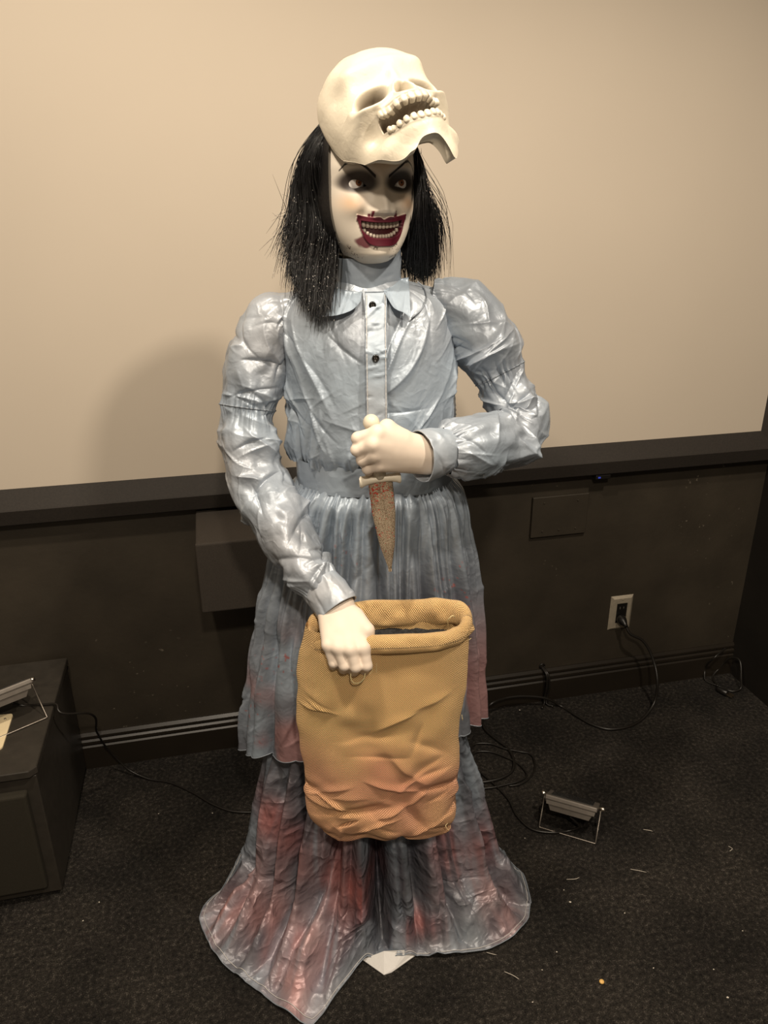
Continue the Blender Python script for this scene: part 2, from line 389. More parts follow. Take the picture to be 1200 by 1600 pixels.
# projection screen
sL, sR, sB, sT = -1.75, 1.508, .835, 2.50
scr = empty('projection_screen', (0, WALL_Y, sB)); tag(scr, 'large beige projection screen with wide black velvet frame on the wall', 'screen')
def wchild(name, v, f, mat, par, smooth=False):
    o = mesh_obj(name, np.asarray(v)-np.array(par.location), f, mat, par, smooth); return o
nx, nz = 60, 40
gx, gz = np.meshgrid(np.linspace(sL-.01, sR+.01, nx), np.linspace(sB-.01, sT+.01, nz))
V = np.stack([gx, np.full_like(gx, WALL_Y-.022), gz], -1)
Vb = V.copy(); Vb[..., 1] = WALL_Y-.018
fr = grid_faces(nz, nx)
wchild('screen_surface', np.concatenate([V.reshape(-1, 3), Vb.reshape(-1, 3)]), np.concatenate([fr, fr[:, ::-1]+nx*nz]), M['screen'], scr)
def bar(p_in0, p_in1, p_out0, p_out1, name):
    """mitred frame bar: inner edge near the screen, front face, bevel to the outside"""
    d0, d1 = .020, .052
    def lay(pi, po):
        pi = np.array(pi); po = np.array(po); q = pi+(po-pi)*.12
        def at(t, dep): w_ = pi+(po-pi)*t; return (w_[0], WALL_Y-dep, w_[1])
        return [at(0, d0), at(.04, d0+.003), at(.50, d1-.002), at(.54, d1), at(.96, d1-.010), at(1, d1-.014), at(1, .001), at(0, .001)]
    A = lay(p_in0, p_out0); B = lay(p_in1, p_out1); n = len(A)
    wchild(name, A+B, [(i, (i+1) % n, (i+1) % n+n, i+n) for i in range(n)]+[tuple(range(n))[::-1], tuple(range(n, 2*n))], M['velvet'], scr)
w = .088; wr = .060
bar((sL, sB), (sR, sB), (sL-wr, sB-w), (sR+wr, sB-w), 'frame_bar')
bar((sR, sB), (sR, sT), (sR+wr, sB-w), (sR+wr, sT+w), 'frame_bar')
bar((sR, sT), (sL, sT), (sR+wr, sT+w), (sL-wr, sT+w), 'frame_bar')
bar((sL, sT), (sL, sB), (sL-wr, sT+w), (sL-wr, sB-w), 'frame_bar')
# small box with a blue light under the frame
q = PW(932, 741); sb = empty('indicator_box', (q[0], WALL_Y, sB-w-.012)); tag(sb, 'tiny black box with blue indicator light tucked under the screen frame', 'device')
v, f = box_geo((q[0]-.022, WALL_Y-.04, sB-w-.013), (q[0]+.022, WALL_Y-.001, sB-w-.001), .002); wchild('housing', v, f, M['blackplastic'], sb)
v, f = box_geo((q[0]-.016, WALL_Y-.0415, sB-w-.009), (q[0]-.009, WALL_Y-.0395, sB-w-.005)); wchild('indicator_light', v, f, M['led'], sb)

# padded fabric box on the wall behind the figure
a = PW(303, 790); c = PW(306, 852)
# front face placed so that its top left edge is seen at (306, 852)
bz = .738; r0 = P(305, 851, 1.0); s = (bz-CAM_H)/(r0[2]-CAM_H); fp = to_world(np.array([r0[0]*s, s, bz])); bl = to_world(P(315, 960, 1.0)); sd = fp[1]/bl[1]
bx0 = fp[0]; by0 = fp[1]; bz0 = CAM_H+(bl[2]-CAM_H)*sd
fb = empty('fabric_box', (bx0+.12, WALL_Y, bz0)); tag(fb, 'black fabric-wrapped box mounted on the wall just below the screen frame', 'wall box')
v, f = box_geo((bx0, by0+.004, bz0), (bx0+.27, WALL_Y-.001, bz), .006); wchild('box_body', v, f, M['fabricbox'], fb)
v, f = box_geo((bx0-.001, by0, bz0+.001), (bx0+.271, by0+.014, bz-.0), .005); wchild('front_panel', v, f, M['fabricbox'], fb)

# painted access plate with screws
a = PW(831, 776); c = PW(912, 830)
ap = empty('access_plate', (a[0], WALL_Y, c[2])); tag(ap, 'square black-painted cover plate on the wall right below the screen frame', 'wall plate')
v, f = box_geo((a[0], WALL_Y-.012, c[2]), (c[0], WALL_Y-.0005, a[2]), .0025); wchild('plate', v, f, M['wall'], ap)
for fx, fz in ((.2, .85), (.8, .85), (.2, .15), (.5, .15), (.8, .15)):
    cx, cz = a[0]+(c[0]-a[0])*fx, c[2]+(a[2]-c[2])*fz
    t = np.linspace(0, 2*np.pi, 10, endpoint=False)
    V = np.concatenate([np.stack([cx+.003*np.cos(t), np.full(10, WALL_Y-.0125), cz+.003*np.sin(t)], -1), np.stack([cx+.0018*np.cos(t), np.full(10, WALL_Y-.0145), cz+.0018*np.sin(t)], -1)])
    wchild('screw', V, [tuple(x) for x in grid_faces(2, 10, True)]+[tuple(range(10, 20))], M['wall'], ap)

# outlet
a = PW(956, 924); c = PW(990, 977); ox0, ox1, oz0, oz1 = a[0], a[0]+.074, c[2]-.004, c[2]+.112
oc = np.array([(ox0+ox1)/2, WALL_Y, (oz0+oz1)/2])
ol = empty('wall_outlet', oc); tag(ol, 'brushed nickel wall outlet with black sockets above the baseboard', 'outlet')
def ring_plate(x0, x1, z0, z1, ix, iz, y_out, y_in, bev):
    P_ = [(x0, WALL_Y-.0005, z0), (x1, WALL_Y-.0005, z0), (x1, WALL_Y-.0005, z1), (x0, WALL_Y-.0005, z1)]
    Q_ = [(x0+bev, WALL_Y-y_out, z0+bev), (x1-bev, WALL_Y-y_out, z0+bev), (x1-bev, WALL_Y-y_out, z1-bev), (x0+bev, WALL_Y-y_out, z1-bev)]
    cx, cz = (x0+x1)/2, (z0+z1)/2
    R_ = [(cx-ix, WALL_Y-y_out, cz-iz), (cx+ix, WALL_Y-y_out, cz-iz), (cx+ix, WALL_Y-y_out, cz+iz), (cx-ix, WALL_Y-y_out, cz+iz)]
    S_ = [(x, WALL_Y-y_in, z) for (x, _, z) in R_]
    V = P_+Q_+R_+S_; Fc = []
    for k in range(3):
        for i in range(4): Fc.append((4*k+i, 4*k+(i+1) % 4, 4*k+4+(i+1) % 4, 4*k+4+i))
    return V, Fc
v, f = ring_plate(ox0, ox1, oz0, oz1, .0175, .034, .007, .002, .008); wchild('cover_plate', v, f, M['nickel'], ol)
v, f = box_geo((oc[0]-.0172, WALL_Y-.006, oc[2]-.0335), (oc[0]+.0172, WALL_Y-.0008, oc[2]+.0335), .001); so = wchild('socket_insert', v, f, M['blackplastic'], ol)
for dz in (.018,):
    for dx, h_ in ((-.006, .008), (.006, .0065)):
        v, f = box_geo((oc[0]+dx-.001, WALL_Y-.0064, oc[2]+dz-h_/2), (oc[0]+dx+.001, WALL_Y-.0058, oc[2]+dz+h_/2)); o = mesh_obj('slot', np.asarray(v)-oc, f, M['lampgrey'], so, False)
for dz in (.047, -.047):
    v, f = box_geo((oc[0]-.003, WALL_Y-.0085, oc[2]+dz-.001), (oc[0]+.003, WALL_Y-.0068, oc[2]+dz+.001), .0005); wchild('screw', v, f, M['nickel'], ol)

def W(p): return to_world(p)
def floor_path(pts, lift=.005):
    return [W(PF(x, y, lift if len(q) == 0 else q[0])) for (x, y, *q) in pts]
def cord(name, world_pts, r, label, n=120, group=None, plug=None):
    path = spline(world_pts, n); base = path[n//2].copy(); base[2] = 0
    root = empty(name, base); tag(root, label, 'cord', group)
    V, Fc = tube_mesh(path, r, 8); mesh_obj('cable', V-base, Fc, M['cord'], root)
    if plug is not None: plug(root, base, path)
    return root
# plugged-in cord: from the outlet, down, along the floor to behind the skirt, looping back
pz = oc[2]-.017
p0 = np.array([oc[0]-.002, WALL_Y-.030, pz])
def plug_a(root, base, path):
    d = np.array([.05, -1, -.25]); d /= np.linalg.norm(d)
    s0 = np.array([oc[0]-.003, WALL_Y-.0065, pz+.002])
    pts = [s0+d*t for t in (0, .004, .014, .022, .030, .040)]
    V, Fc = tube_mesh(pts, [.013, .0145, .0145, .012, .008, .005], 14); mesh_obj('plug', V-base, Fc, M['blackplastic'], root)
pts = [p0+np.array([0, -.004, -.002]), p0+np.array([.012, -.02, -.03])]
for (x, y, off) in ((1003, 1000, .06), (1022, 1035, .09), (1027, 1062, .12)): pts.append(PW(x, y, off))
pts += floor_path([(1022, 1098, .03), (1005, 1122, .006), (975, 1137), (948, 1139), (925, 1132), (900, 1118), (876, 1103)])+[PW(855, 1092, .05), PW(825, 1088, .045), PW(790, 1091, .05), PW(766, 1101, .07)]+floor_path([(754, 1120, .008), (757, 1138), (775, 1155), (792, 1168), (802, 1185), (800, 1205), (785, 1215), (755, 1222), (720, 1222), (690, 1210)])
cord('power_cord', pts, .0042, 'thick black power cord plugged into the wall outlet and looping over carpet', 260, None, plug_a)

def floodlight(name, label, frame_o, ax_r, ax_u, ax_n, foot, foot_dir, group, w=.165, h=.115):
    """slim flood lamp: ax_r along its width, ax_u along its height, ax_n out of the glass"""
    root = empty(name, foot); tag(root, label, 'floodlight', group)
    c = frame_o
    def put(nm, v, f, mat, smooth=False):
        v = np.asarray(v); V = c+v[:, :1]*ax_r+v[:, 1:2]*ax_u+v[:, 2:3]*ax_n
        return mesh_obj(nm, V-foot, f, mat, root, smooth)
    # rim frame
    v, f = box_geo((-w/2, -h/2, -.006), (w/2, h/2, .006), .003); put('rim', v, f, M['lampgrey'])
    v, f = box_geo((-w/2+.012, -h/2+.012, .0055), (w/2-.012, h/2-.012, .0075), .0005); put('glass', v, f, M['glass'])
    def slab(s, z0, z1, t):
        a = [(-w/2*s, -h/2*s), (w/2*s, -h/2*s), (w/2*s, h/2*s), (-w/2*s, h/2*s)]
        V = [(x, y, z0) for x, y in a]+[(x*t, y*t, z1) for x, y in a]
        return V, [(3, 2, 1, 0), (4, 5, 6, 7)]+[(i, (i+1) % 4, (i+1) % 4+4, i+4) for i in range(4)]
    v, f = slab(.94, -.006, -.016, .97); put('back_shell', v, f, M['lampgrey'])
    v, f = slab(.84, -.016, -.030, .88); put('driver_box', v, f, M['lampgrey'])
    v, f = box_geo((-.010, h/2-.001, -.003), (.010, h/2+.004, .004), .001); put('latch', v, f, M['chrome'])
    # U bracket: pivots on both sides, bar resting on the ground
    pl = c-ax_r*(w/2+.006); pr_ = c+ax_r*(w/2+.006)
    fl = foot+foot_dir-ax_r*np.array([1, 1, 0])*(w/2+.006); fr_ = foot+foot_dir+ax_r*np.array([1, 1, 0])*(w/2+.006)
    fl[2] = fr_[2] = foot[2]+.003
    pth = [pl, fl+(pl-fl)*.02, fl, fl+(fr_-fl)*.02, fr_+(fl-fr_)*.02, fr_, fr_+(pr_-fr_)*.02, pr_]
    V, Fc = tube_mesh(pth, .0019, 6); mesh_obj('bracket', V-foot, Fc, M['wire'], root)
    for s, p in ((-1, pl), (1, pr_)):
        V, Fc = tube_mesh([p-ax_r*s*.006, p+ax_r*s*.004, p+ax_r*s*.010], [.003, .006, .005], 10); mesh_obj('pivot_knob', V-foot, Fc, M['chrome'], root)
    return root
U3 = lambda v: np.array(v, float)/np.linalg.norm(v)
# the one on the carpet
lp = W(PF(848, 1237, .075)); rp = W(PF(943, 1266, .070)); lp[2] = rp[2] = .072
axr = U3(rp-lp); tow = U3([axr[1], -axr[0], 0]); tow = tow if tow[1] < 0 else -tow
axu = U3(-tow*.25+np.array([0, 0, .9])); axu = U3(axu-axr*np.dot(axu, axr))
# glass looks up and away from the viewer, back housing hangs below towards the viewer
nrm = U3(-tow*.55+np.array([0, 0, .83])); axu = np.cross(nrm, axr)
ctr = (lp+rp)/2; wdt = float(np.linalg.norm(rp-lp))-.024
ft = ctr.copy(); ft[2] = 0
FL1 = floodlight('floodlight', 'slim grey floodlight standing on the carpet beside the skirt', ctr, axr, axu, nrm, ft, tow*.045, 'slim grey floodlights', wdt, .09)
# its thin cord
pts = [ctr-nrm*.03+tow*.01]+floor_path([(905, 1292, .02), (893, 1297), (865, 1301), (830, 1295), (808, 1275), (795, 1250), (775, 1228), (752, 1208), (740, 1198), (735, 1185), (745, 1175), (760, 1174), (790, 1183), (815, 1198), (823, 1212), (812, 1220), (790, 1226), (765, 1231), (742, 1231), (728, 1222), (732, 1180), (742, 1163), (765, 1162), (790, 1170), (810, 1174), (828, 1178), (836, 1195), (828, 1215), (810, 1226), (795, 1228)])
Vc_, Fc_ = tube_mesh(spline(pts, 300), .0027, 8); mesh_obj('cord', Vc_-np.array(FL1.location), Fc_, M['cord'], FL1)
# cable pair coming out of the wall above the baseboard
h0 = PW(846, 1044, .002)
for k in (0, 1):
    dx = .008*k
    pts = [h0+np.array([dx*.4, .0, .004]), h0+np.array([dx*.6+.006, -.022, -.006]), h0+np.array([dx+.008, -.030, -.05]), h0+np.array([dx+.006, -.027, -.09]), h0+np.array([dx+.002, -.035, -.001-h0[2]+.008]), h0+np.array([dx-.012+.03*k, -.05, -h0[2]+.004])]
    cord('wall_cable', pts, .0036, 'short black cable hanging from a hole in the wall over baseboard', 40, 'cables from the wall hole')
t = np.linspace(0, 2*np.pi, 20)
V, Fc = tube_mesh(np.stack([h0[0]+.008*np.cos(t)+.002, np.full(20, WALL_Y-.0015), h0[2]+.006+.008*np.sin(t)], -1), .0025, 6); tag(mesh_obj('cable_grommet', V-h0, Fc, M['blackplastic']), 'round black grommet in the wall where two cables come out', 'grommet').location = h0
# corner cable with loose plug
pts = [PW(1134, 1013, .03), PW(1118, 1026, .05), W(PF(1101, 1050, .02)), W(PF(1102, 1062, .005)), W(PF(1120, 1071, .005)), W(PF(1148, 1080, .005)), W(PF(1157, 1076, .01)), W(PF(1158, 1060, .04)), PW(1154, 1030, .06), PW(1142, 1028, .03), W(PF(1122, 1046, .02)), W(PF(1114, 1056, .006)), W(PF(1121, 1072, .008))]
def plug_b(root, base, path):
    a_, b_ = W(PF(1119, 1075, .010)), W(PF(1137, 1084, .010)); d = U3(b_-a_)
    V, Fc = tube_mesh([a_, a_+d*.008, a_+d*.022, b_-d*.002, b_], [.005, .009, .010, .011, .009], 10); mesh_obj('plug', V-base, Fc, M['blackplastic'], root)
    sdv = np.array([-d[1], d[0], 0])
    for s in (-1, 1):
        c_ = b_+sdv*s*.0055+d*.008; o = np.abs(d)*.008+np.abs(sdv)*.001+np.array([0, 0, .003])
        q = [c_+d*x+sdv*y+np.array([0, 0, z]) for x in (-.010, .010) for y in (-.001, .001) for z in (-.003, .003)]
        mesh_obj('prong', np.array(q)-base, box_geo((0, 0, 0), (1, 1, 1))[1], M['brass'], root, False)
cord('corner_cord', pts, .003, 'loose black cord with bare two-prong plug in the room corner', 140, None, plug_b)

# black cabinet on the left
zt = .361
e = W(PF(54, 1204, zt)); bk = W(PF(110, 1013, zt)); cx1 = (e[0]+bk[0])/2; cyf = e[1]
cb = empty('black_cabinet', (cx1-.3, (cyf+WALL_Y)/2, 0)); tag(cb, 'low black cabinet against the wall with cloth-covered front panel', 'cabinet')
def cbx(nm, lo, hi, mat, bev=0): v, f = box_geo(lo, hi, bev); return wchild(nm, v, f, mat, cb)
yb = WALL_Y-.016
cbx('cabinet_body', (cx1-.62, cyf+.012, .012), (cx1-.004, yb, zt-.022), M['cab'], .003)
# top board with a chamfered front corner
c_ = .014
T = [(cx1-.62, cyf), (cx1-c_, cyf), (cx1, cyf+c_), (cx1, yb), (cx1-.62, yb)]
T2 = [(cx1-.62, cyf+.006), (cx1-c_-.004, cyf+.006), (cx1-.004, cyf+c_+.004), (cx1-.004, yb), (cx1-.62, yb)]
V = [(x, y, zt-.022) for x, y in T2]+[(x, y, zt-.016) for x, y in T]+[(x, y, zt-.002) for x, y in T]+[(x+(-.0015 if x == cx1 else 0), y+(.0015 if y == cyf else 0), zt) for x, y in T]
Fc = [tuple(range(5))[::-1], tuple(range(15, 20))]+[(5*k+i, 5*k+(i+1) % 5, 5*k+5+(i+1) % 5, 5*k+5+i) for k in range(3) for i in range(5)]
wchild('top_board', V, Fc, M['cab'], cb)
cbx('front_panel', (cx1-.60, cyf-.010, .045), (cx1-.026, cyf+.013, zt-.052), M['grille'], .006)
cbx('plinth', (cx1-.60, cyf+.03, .0), (cx1-.02, yb-.02, .013), M['cab'])
# cabinet floodlight, back towards the viewer
lp2 = W(PF(-78, 1112, zt+.065)); rp2 = W(PF(50, 1062, zt+.065)); axr2 = U3(rp2-lp2)
tow2 = U3([axr2[1], -axr2[0], 0]); nrm2 = U3(-tow2*.5+np.array([0, 0, .85])); axu2 = np.cross(nrm2, axr2)
ctr2 = (lp2+rp2)/2; ft2 = ctr2.copy(); ft2[2] = zt
FL2 = floodlight('floodlight', 'slim grey floodlight lying on top of the black cabinet', ctr2, axr2, axu2, nrm2, ft2, tow2*.075, 'slim grey floodlights', float(np.linalg.norm(rp2-lp2))-.02, .10)
e1 = W(PF(26, 1100, zt+.004)); pts = [W(PF(18, 1098, zt+.02)), W(PF(32, 1102, zt+.004)), W(PF(66, 1101, zt+.004)), W(PF(90, 1103, zt+.005))]
pts += [np.array([cx1+.012, W(PF(108, 1106, zt))[1], zt+.002]), W(PF(140, 1115, .315)), W(PF(152, 1145, .20)), W(PF(172, 1174, .09)), W(PF(205, 1205, .02)), W(PF(232, 1217, .005)), W(PF(262, 1222, .005)), W(PF(300, 1238, .005)), W(PF(335, 1258, .005)), W(PF(360, 1267, .005)), W(PF(400, 1269, .005)), W(PF(440, 1266, .005))]
Vc_, Fc_ = tube_mesh(spline(pts, 200), .0027, 8); mesh_obj('cord', Vc_-np.array(FL2.location), Fc_, M['cord'], FL2)
# cream plate under its bracket
q = [W(PF(x, y, zt)) for x, y in ((21, 1117), (4, 1171), (-40, 1185), (-30, 1122))]
cen = sum(q)/4
ring = []
for i in range(4):
    p_, a_, b_ = q[i], q[i-1], q[(i+1) % 4]; r_ = .008
    s_, e_ = p_+U3(a_-p_)*r_, p_+U3(b_-p_)*r_
    for tt in np.linspace(0, 1, 6): ring.append((1-tt)**2*s_+2*tt*(1-tt)*p_+tt**2*e_)
ring = np.array(ring); n = len(ring)
V = np.concatenate([ring+[0, 0, .0005], ring+[0, 0, .004]])-cen; Fc = [tuple(range(n))[::-1], tuple(range(n, 2*n))]+[(i, (i+1) % n, (i+1) % n+n, i+n) for i in range(n)]
root = empty('cream_plate', cen); tag(root, 'flat cream plastic plate with rounded corner lying on the cabinet', 'plate')
mesh_obj('plate_body', V, Fc, M['cream'], root, False)
sc_ = W(PF(8, 1124, zt+.004)); V, Fc = tube_mesh([sc_, sc_+[0, 0, .0025]], [.003, .002], 8); mesh_obj('screw', V-cen, Fc, M['chrome'], root)

# bits of lint and thread on the carpet
rng = np.random.default_rng(5)
for i, (x, y, s) in enumerate([(812, 1110, .004), (881, 1391, .003), (891, 1410, .005), (847, 1516, .003), (976, 1427, .003), (1021, 1513, .003), (1160, 1455, .003), (1137, 1559, .005), (832, 1566, .004), (870, 1488, .003), (248, 1272, .003), (130, 1439, .003), (332, 1271, .003), (155, 1410, .003), (1115, 1515, .003), (820, 1310, .003)]):
    p = W(PF(x, y, 0)); k = rng.normal(0, .25, (6, 3))
    V = (np.array([(1, 0, 0), (-1, 0, 0), (0, .7, 0), (0, -.7, 0), (0, 0, .5), (0, 0, -.3)])+k*.5)*s*.6; V[:, 2] += -V[:, 2].min()+.0005
    o = mesh_obj('lint_speck', V, [(0, 2, 4), (2, 1, 4), (1, 3, 4), (3, 0, 4), (2, 0, 5), (1, 2, 5), (3, 1, 5), (0, 3, 5)], M['lint'], None, False); o.location = p
    tag(o, 'tiny white speck of lint on the black carpet', 'lint', 'lint specks on the carpet')
for (x0, y0, x1_, y1_) in ((985, 1358, 1010, 1363), (1005, 1296, 1020, 1299), (788, 1518, 811, 1530), (760, 1488, 776, 1492), (1138, 1322, 1140, 1330), (885, 1374, 905, 1371)):
    a_, b_ = W(PF(x0, y0, .003)), W(PF(x1_, y1_, .003)); mid = (a_+b_)/2+np.array([.004, -.006, .004])
    V, Fc = tube_mesh(spline([a_, mid, b_], 10), .0005, 5); c0 = a_.copy(); c0[2] = 0
    o = mesh_obj('thread_scrap', V-c0, Fc, M['lint']); o.location = c0; tag(o, 'short pale scrap of thread on the black carpet', 'thread', 'thread scraps on the carpet')
p = W(PF(940, 1535, 0)); t = np.linspace(0, 2*np.pi, 12, endpoint=False)
V = np.concatenate([np.stack([r*np.cos(t), r*np.sin(t), np.full(12, z)], -1) for r, z in ((.004, 0.0005), (.0052, .002), (.0045, .004), (.001, .005))])
o = mesh_obj('crumb', V, [tuple(x) for x in grid_faces(4, 12, True)]+[tuple(range(36, 48))], M['crumb']); o.location = p; tag(o, 'small round yellow crumb on the black carpet', 'crumb')
#==FIGURE==
# ------------------------------------------------------------------ the figure
AX = np.array([-.03, 1.335, 0.0])                      # body axis on the floor, view-aligned
FIG = Frame('halloween_figure', AX)
tag(FIG.obj, 'life-size Halloween prop woman with long black hair and blood-stained blue-grey satin dress', 'figure')
rng = np.random.default_rng(11)
BLUE = np.array([.355, .425, .505]); GREY = np.array([.20, .215, .25]); DARK = np.array([.075, .075, .095]); RED = np.array([.50, .14, .12]); PINK = np.array([.47, .25, .245]); PALE = np.array([.50, .50, .52])
def mixc(c, d, t): return c+(d-c)*np.clip(t, 0, 1)[..., None]

# ---- bodice
zt_ = P(570, 452, 1.26)[2]; zb_ = P(580, 735, 1.235)[2]
def edge(px, py, d=1.335): q = P(px, py, d); return q[0], q[2]
lt = [edge(x, y) for x, y in ((468, 742), (455, 690), (451, 600), (445, 540), (438, 495), (452, 470))]
rt = [edge(x, y) for x, y in ((702, 745), (708, 690), (711, 600), (708, 530), (700, 470), (686, 448))]
zl = np.array([z for x, z in lt]); zr = np.array([z for x, z in rt])
zs = np.array([zb_-.004, zb_+.05, 1.13, 1.19, 1.245, 1.280, 1.300, 1.314, 1.326])
xl = np.interp(zs, zl, [x for x, z in lt]); xr = np.interp(zs, zr, [x for x, z in rt])
xl[-3:] = [-.147, -.115, -.080]; xr[-3:] = [.098, .066, .030]
bo_hw = (xr-xl)/2; bo_cx = (xr+xl)/2
bo_hd = np.array([.090, .102, .104, .104, .098, .086, .074, .064, .056])
bo_cy = np.array([1.330, 1.330, 1.332, 1.335, 1.338, 1.342, 1.343, 1.343, 1.343])
def bod(z):
    return sinterp(z, zs, np.stack([bo_cx, bo_hw, bo_hd, bo_cy], -1))
NEXP = 2.35
def front_y(X, z):
    c = bod(z); t = np.clip(np.abs((X-c[..., 0])/c[..., 1]), 0, .999)
    return c[..., 3]-c[..., 2]*(1-t**NEXP)**(1/NEXP)
nu, nv = 420, 260
ph = np.linspace(0, 2*np.pi, nu, endpoint=False)+np.pi/2; zz = np.linspace(zs[0], zs[-1], nv)
PH, ZZ = np.meshgrid(ph, zz); c = bod(ZZ)
cp, sp = np.cos(PH), np.sin(PH)
V = np.stack([c[..., 0]+c[..., 1]*np.sign(cp)*np.abs(cp)**(2/NEXP), c[..., 3]+c[..., 2]*np.sign(sp)*np.abs(sp)**(2/NEXP), ZZ], -1)
S = V[..., 0]-bo_cx[2]+np.where(sp > 0, .5, 0)*0; 
Nn = grid_normals(V, True)
S = (PH-1.5*np.pi)*.13; T = ZZ
def bang(s, t):                                       # folds fan out from the bust down to the waistband
    return math.pi/2+(-.55*s/.12)*(1 if t > 1.1 else .4)
h = creases(S, T, 85, rng, bang, .30, .09, .009, .0064)
h += creases(S, T, 55, rng, lambda s, t: (.5 if s > 0 else -.5)+rng.choice([0, 1.2]), .5, .05, .006, .0030)
h += creases(S, T, 34, rng, lambda s, t: math.pi/2, .18, .10, .010, .0065, region=(S.min(), S.max(), zs[0]-.02, 1.10))
h += .0030*noise(np.stack([S*22, T*9, S*0], -1), 1, 3)
gth = np.exp(-((ZZ-zs[0])/.022)**2)                    # gathers above the waistband
h += gth*.0022*np.sin(PH*30+9*noise(np.stack([PH*5, ZZ*0, ZZ*0], -1)))
h += .005*np.exp(-((ZZ-zs[0]-.026)/.022)**2)           # blouses over the band
h *= sstep(ZZ, zs[-1]+.005, zs[-1]-.03)
h *= 1-.75*np.exp(-((V[..., 0]+.022)/.017)**2)*(sp < 0)   # flatter under the button placket
h += gth*0
V = V+Nn*h[..., None]*1.0*np.sign((Nn[..., :2]*(V-np.array([0, 1.335, 0]))[..., :2]).sum(-1))[..., None]
cc = mixc(np.broadcast_to(BLUE, V.shape), GREY, .25+.35*noise(V, 14, 2))
cc = mixc(cc, PALE, .25*sstep(ZZ, 1.18, 1.30))
UVb = np.stack([S, T], -1)
bodice = mesh_obj('bodice', V.reshape(-1, 3), grid_faces(nv, nu, True), M['satin'], FIG, uv=UVb, colors=cc)

def patch(name, X, Z, off, mat, par, colr, thick=.0012, wr=None):
    """strip of cloth laid on the front of the bodice"""
    Y = front_y(X, Z)-off
    if wr is not None: Y = Y-wr
    V = np.stack([X, Y, Z], -1); nv, nu = X.shape
    f = grid_faces(nv, nu); Vb = V+np.array([0, thick*4, 0])
    a = np.arange(nv*nu).reshape(nv, nu); loop = np.concatenate([a[0, :-1], a[:-1, -1], a[-1, :0:-1], a[:0:-1, 0]])
    n = nv*nu; side = np.stack([loop, np.roll(loop, -1), np.roll(loop, -1)+n, loop+n], -1)
    cols = np.broadcast_to(colr, V.shape).reshape(-1, 3); cols = np.concatenate([cols, cols])
    Vv = np.concatenate([V.reshape(-1, 3), Vb.reshape(-1, 3)])-FIG.base
    return mesh_obj(name, Vv, np.concatenate([f, f[:, ::-1]+n, side]), mat, par, colors=cols)
# placket
pzt, pzb = P(585, 458, 1.25)[2], P(588, 735, 1.225)[2]
tt = np.linspace(0, 1, 120); ww = np.linspace(-1, 1, 20)
xc0, xc1 = P(587, 460, 1.245)[0], P(590, 720, 1.225)[0]
TT, WW = np.meshgrid(tt, ww, indexing='ij')
Z = pzt+(pzb-pzt)*TT; X = xc0+(xc1-xc0)*TT+WW*.0175
wr = creases(X*1.0, Z, 30, rng, .15, .35, .022, .004, .0022)+.0014*noise(np.stack([X*30, Z*60, X*0], -1), 1, 9)
pl = patch('placket', X, Z, .0105, M['satin_flat'], bodice, mixc(np.broadcast_to(BLUE, X.shape+(3,)), PALE, .2+.4*noise(np.stack([X, Z, X*0], -1), 30, 4)), .0012, wr*1.4)
for sx_ in (-1, 1):                                    # stitched edges
    Zs = np.linspace(pzt-.004, pzb, 150); Xs = xc0+(xc1-xc0)*np.linspace(0, 1, 150)+sx_*.0150
    Vt, Ft = tube_mesh(np.stack([Xs, front_y(Xs, Zs)-.0120+.0004*np.sin(Zs*900), Zs], -1), .0007, 5)
    mesh_obj('stitch_line', Vt-FIG.base, Ft, M['lining'], bodice)
def button(px, py):
    z_ = P(px, py, 1.232)[2]; x_ = P(px, py, 1.225)[0]; y_ = float(front_y(np.array(x_), np.array(z_)))-.0135
    x_, _, z_ = P(px, py, y_)
    t = np.linspace(0, 2*np.pi, 24, endpoint=False); rows = [(.0058, .004), (.0060, -.0005), (.0055, -.0022), (.0046, -.0026), (.0038, -.0014), (.0008, -.0012)]
    Vv = np.concatenate([np.stack([x_+r*np.cos(t), np.full(24, y_+dy_), z_+r*np.sin(t)], -1) for r, dy_ in rows])
    mesh_obj('button', Vv-FIG.base, [tuple(q) for q in grid_faces(len(rows), 24, True)]+[tuple(range(24*5, 24*6))], M['button'], bodice)
    for dx_ in (-.0014, .0014):
        Vt, Ft = tube_mesh([(x_+dx_, y_-.0016, z_-.0014), (x_+dx_, y_-.0016, z_+.0014)], .0004, 5); mesh_obj('button_thread', Vt-FIG.base, Ft, M['lampgrey'], bodice)
button(582, 477); button(587, 560)
# stand-up collar band
ct, cb_ = P(575, 409, 1.27)[2], P(572, 457, 1.275)[2]
xl_, xr_ = P(521, 440, 1.335)[0], P(627, 425, 1.335)[0]
nu2, nv2 = 120, 30
PH2, TT2 = np.meshgrid(np.linspace(0, 2*np.pi, nu2, endpoint=False), np.linspace(0, 1, nv2))
hw_ = (xr_-xl_)/2*(1-.04*TT2); hd_ = .058-.004*TT2
zz_ = cb_-.008+(ct-cb_+.008)*TT2+TT2*.010+TT2*.004*np.sin(PH2)+TT2*.006*np.cos(PH2)
V = np.stack([(xl_+xr_)/2+hw_*np.cos(PH2), 1.338+hd_*np.sin(PH2), zz_], -1)
h = creases(PH2*.055, zz_, 16, rng, .9, .5, .03, .006, .0016)+.0012*noise(V, 45, 8)
V = V+np.stack([np.cos(PH2), np.sin(PH2), PH2*0], -1)*h[..., None]
Vi = V.copy(); Vi[..., 0] -= .002*np.cos(PH2); Vi[..., 1] -= .002*np.sin(PH2)
VV = np.concatenate([V, Vi[::-1]], 0)
cc = mixc(np.broadcast_to(BLUE*.86, VV.shape), GREY, .3+.3*noise(VV, 30, 5))
mesh_obj('collar_band', (VV-FIG.base).reshape(-1, 3), grid_faces(2*nv2, nu2, True), M['satin_flat'], bodice, colors=cc)
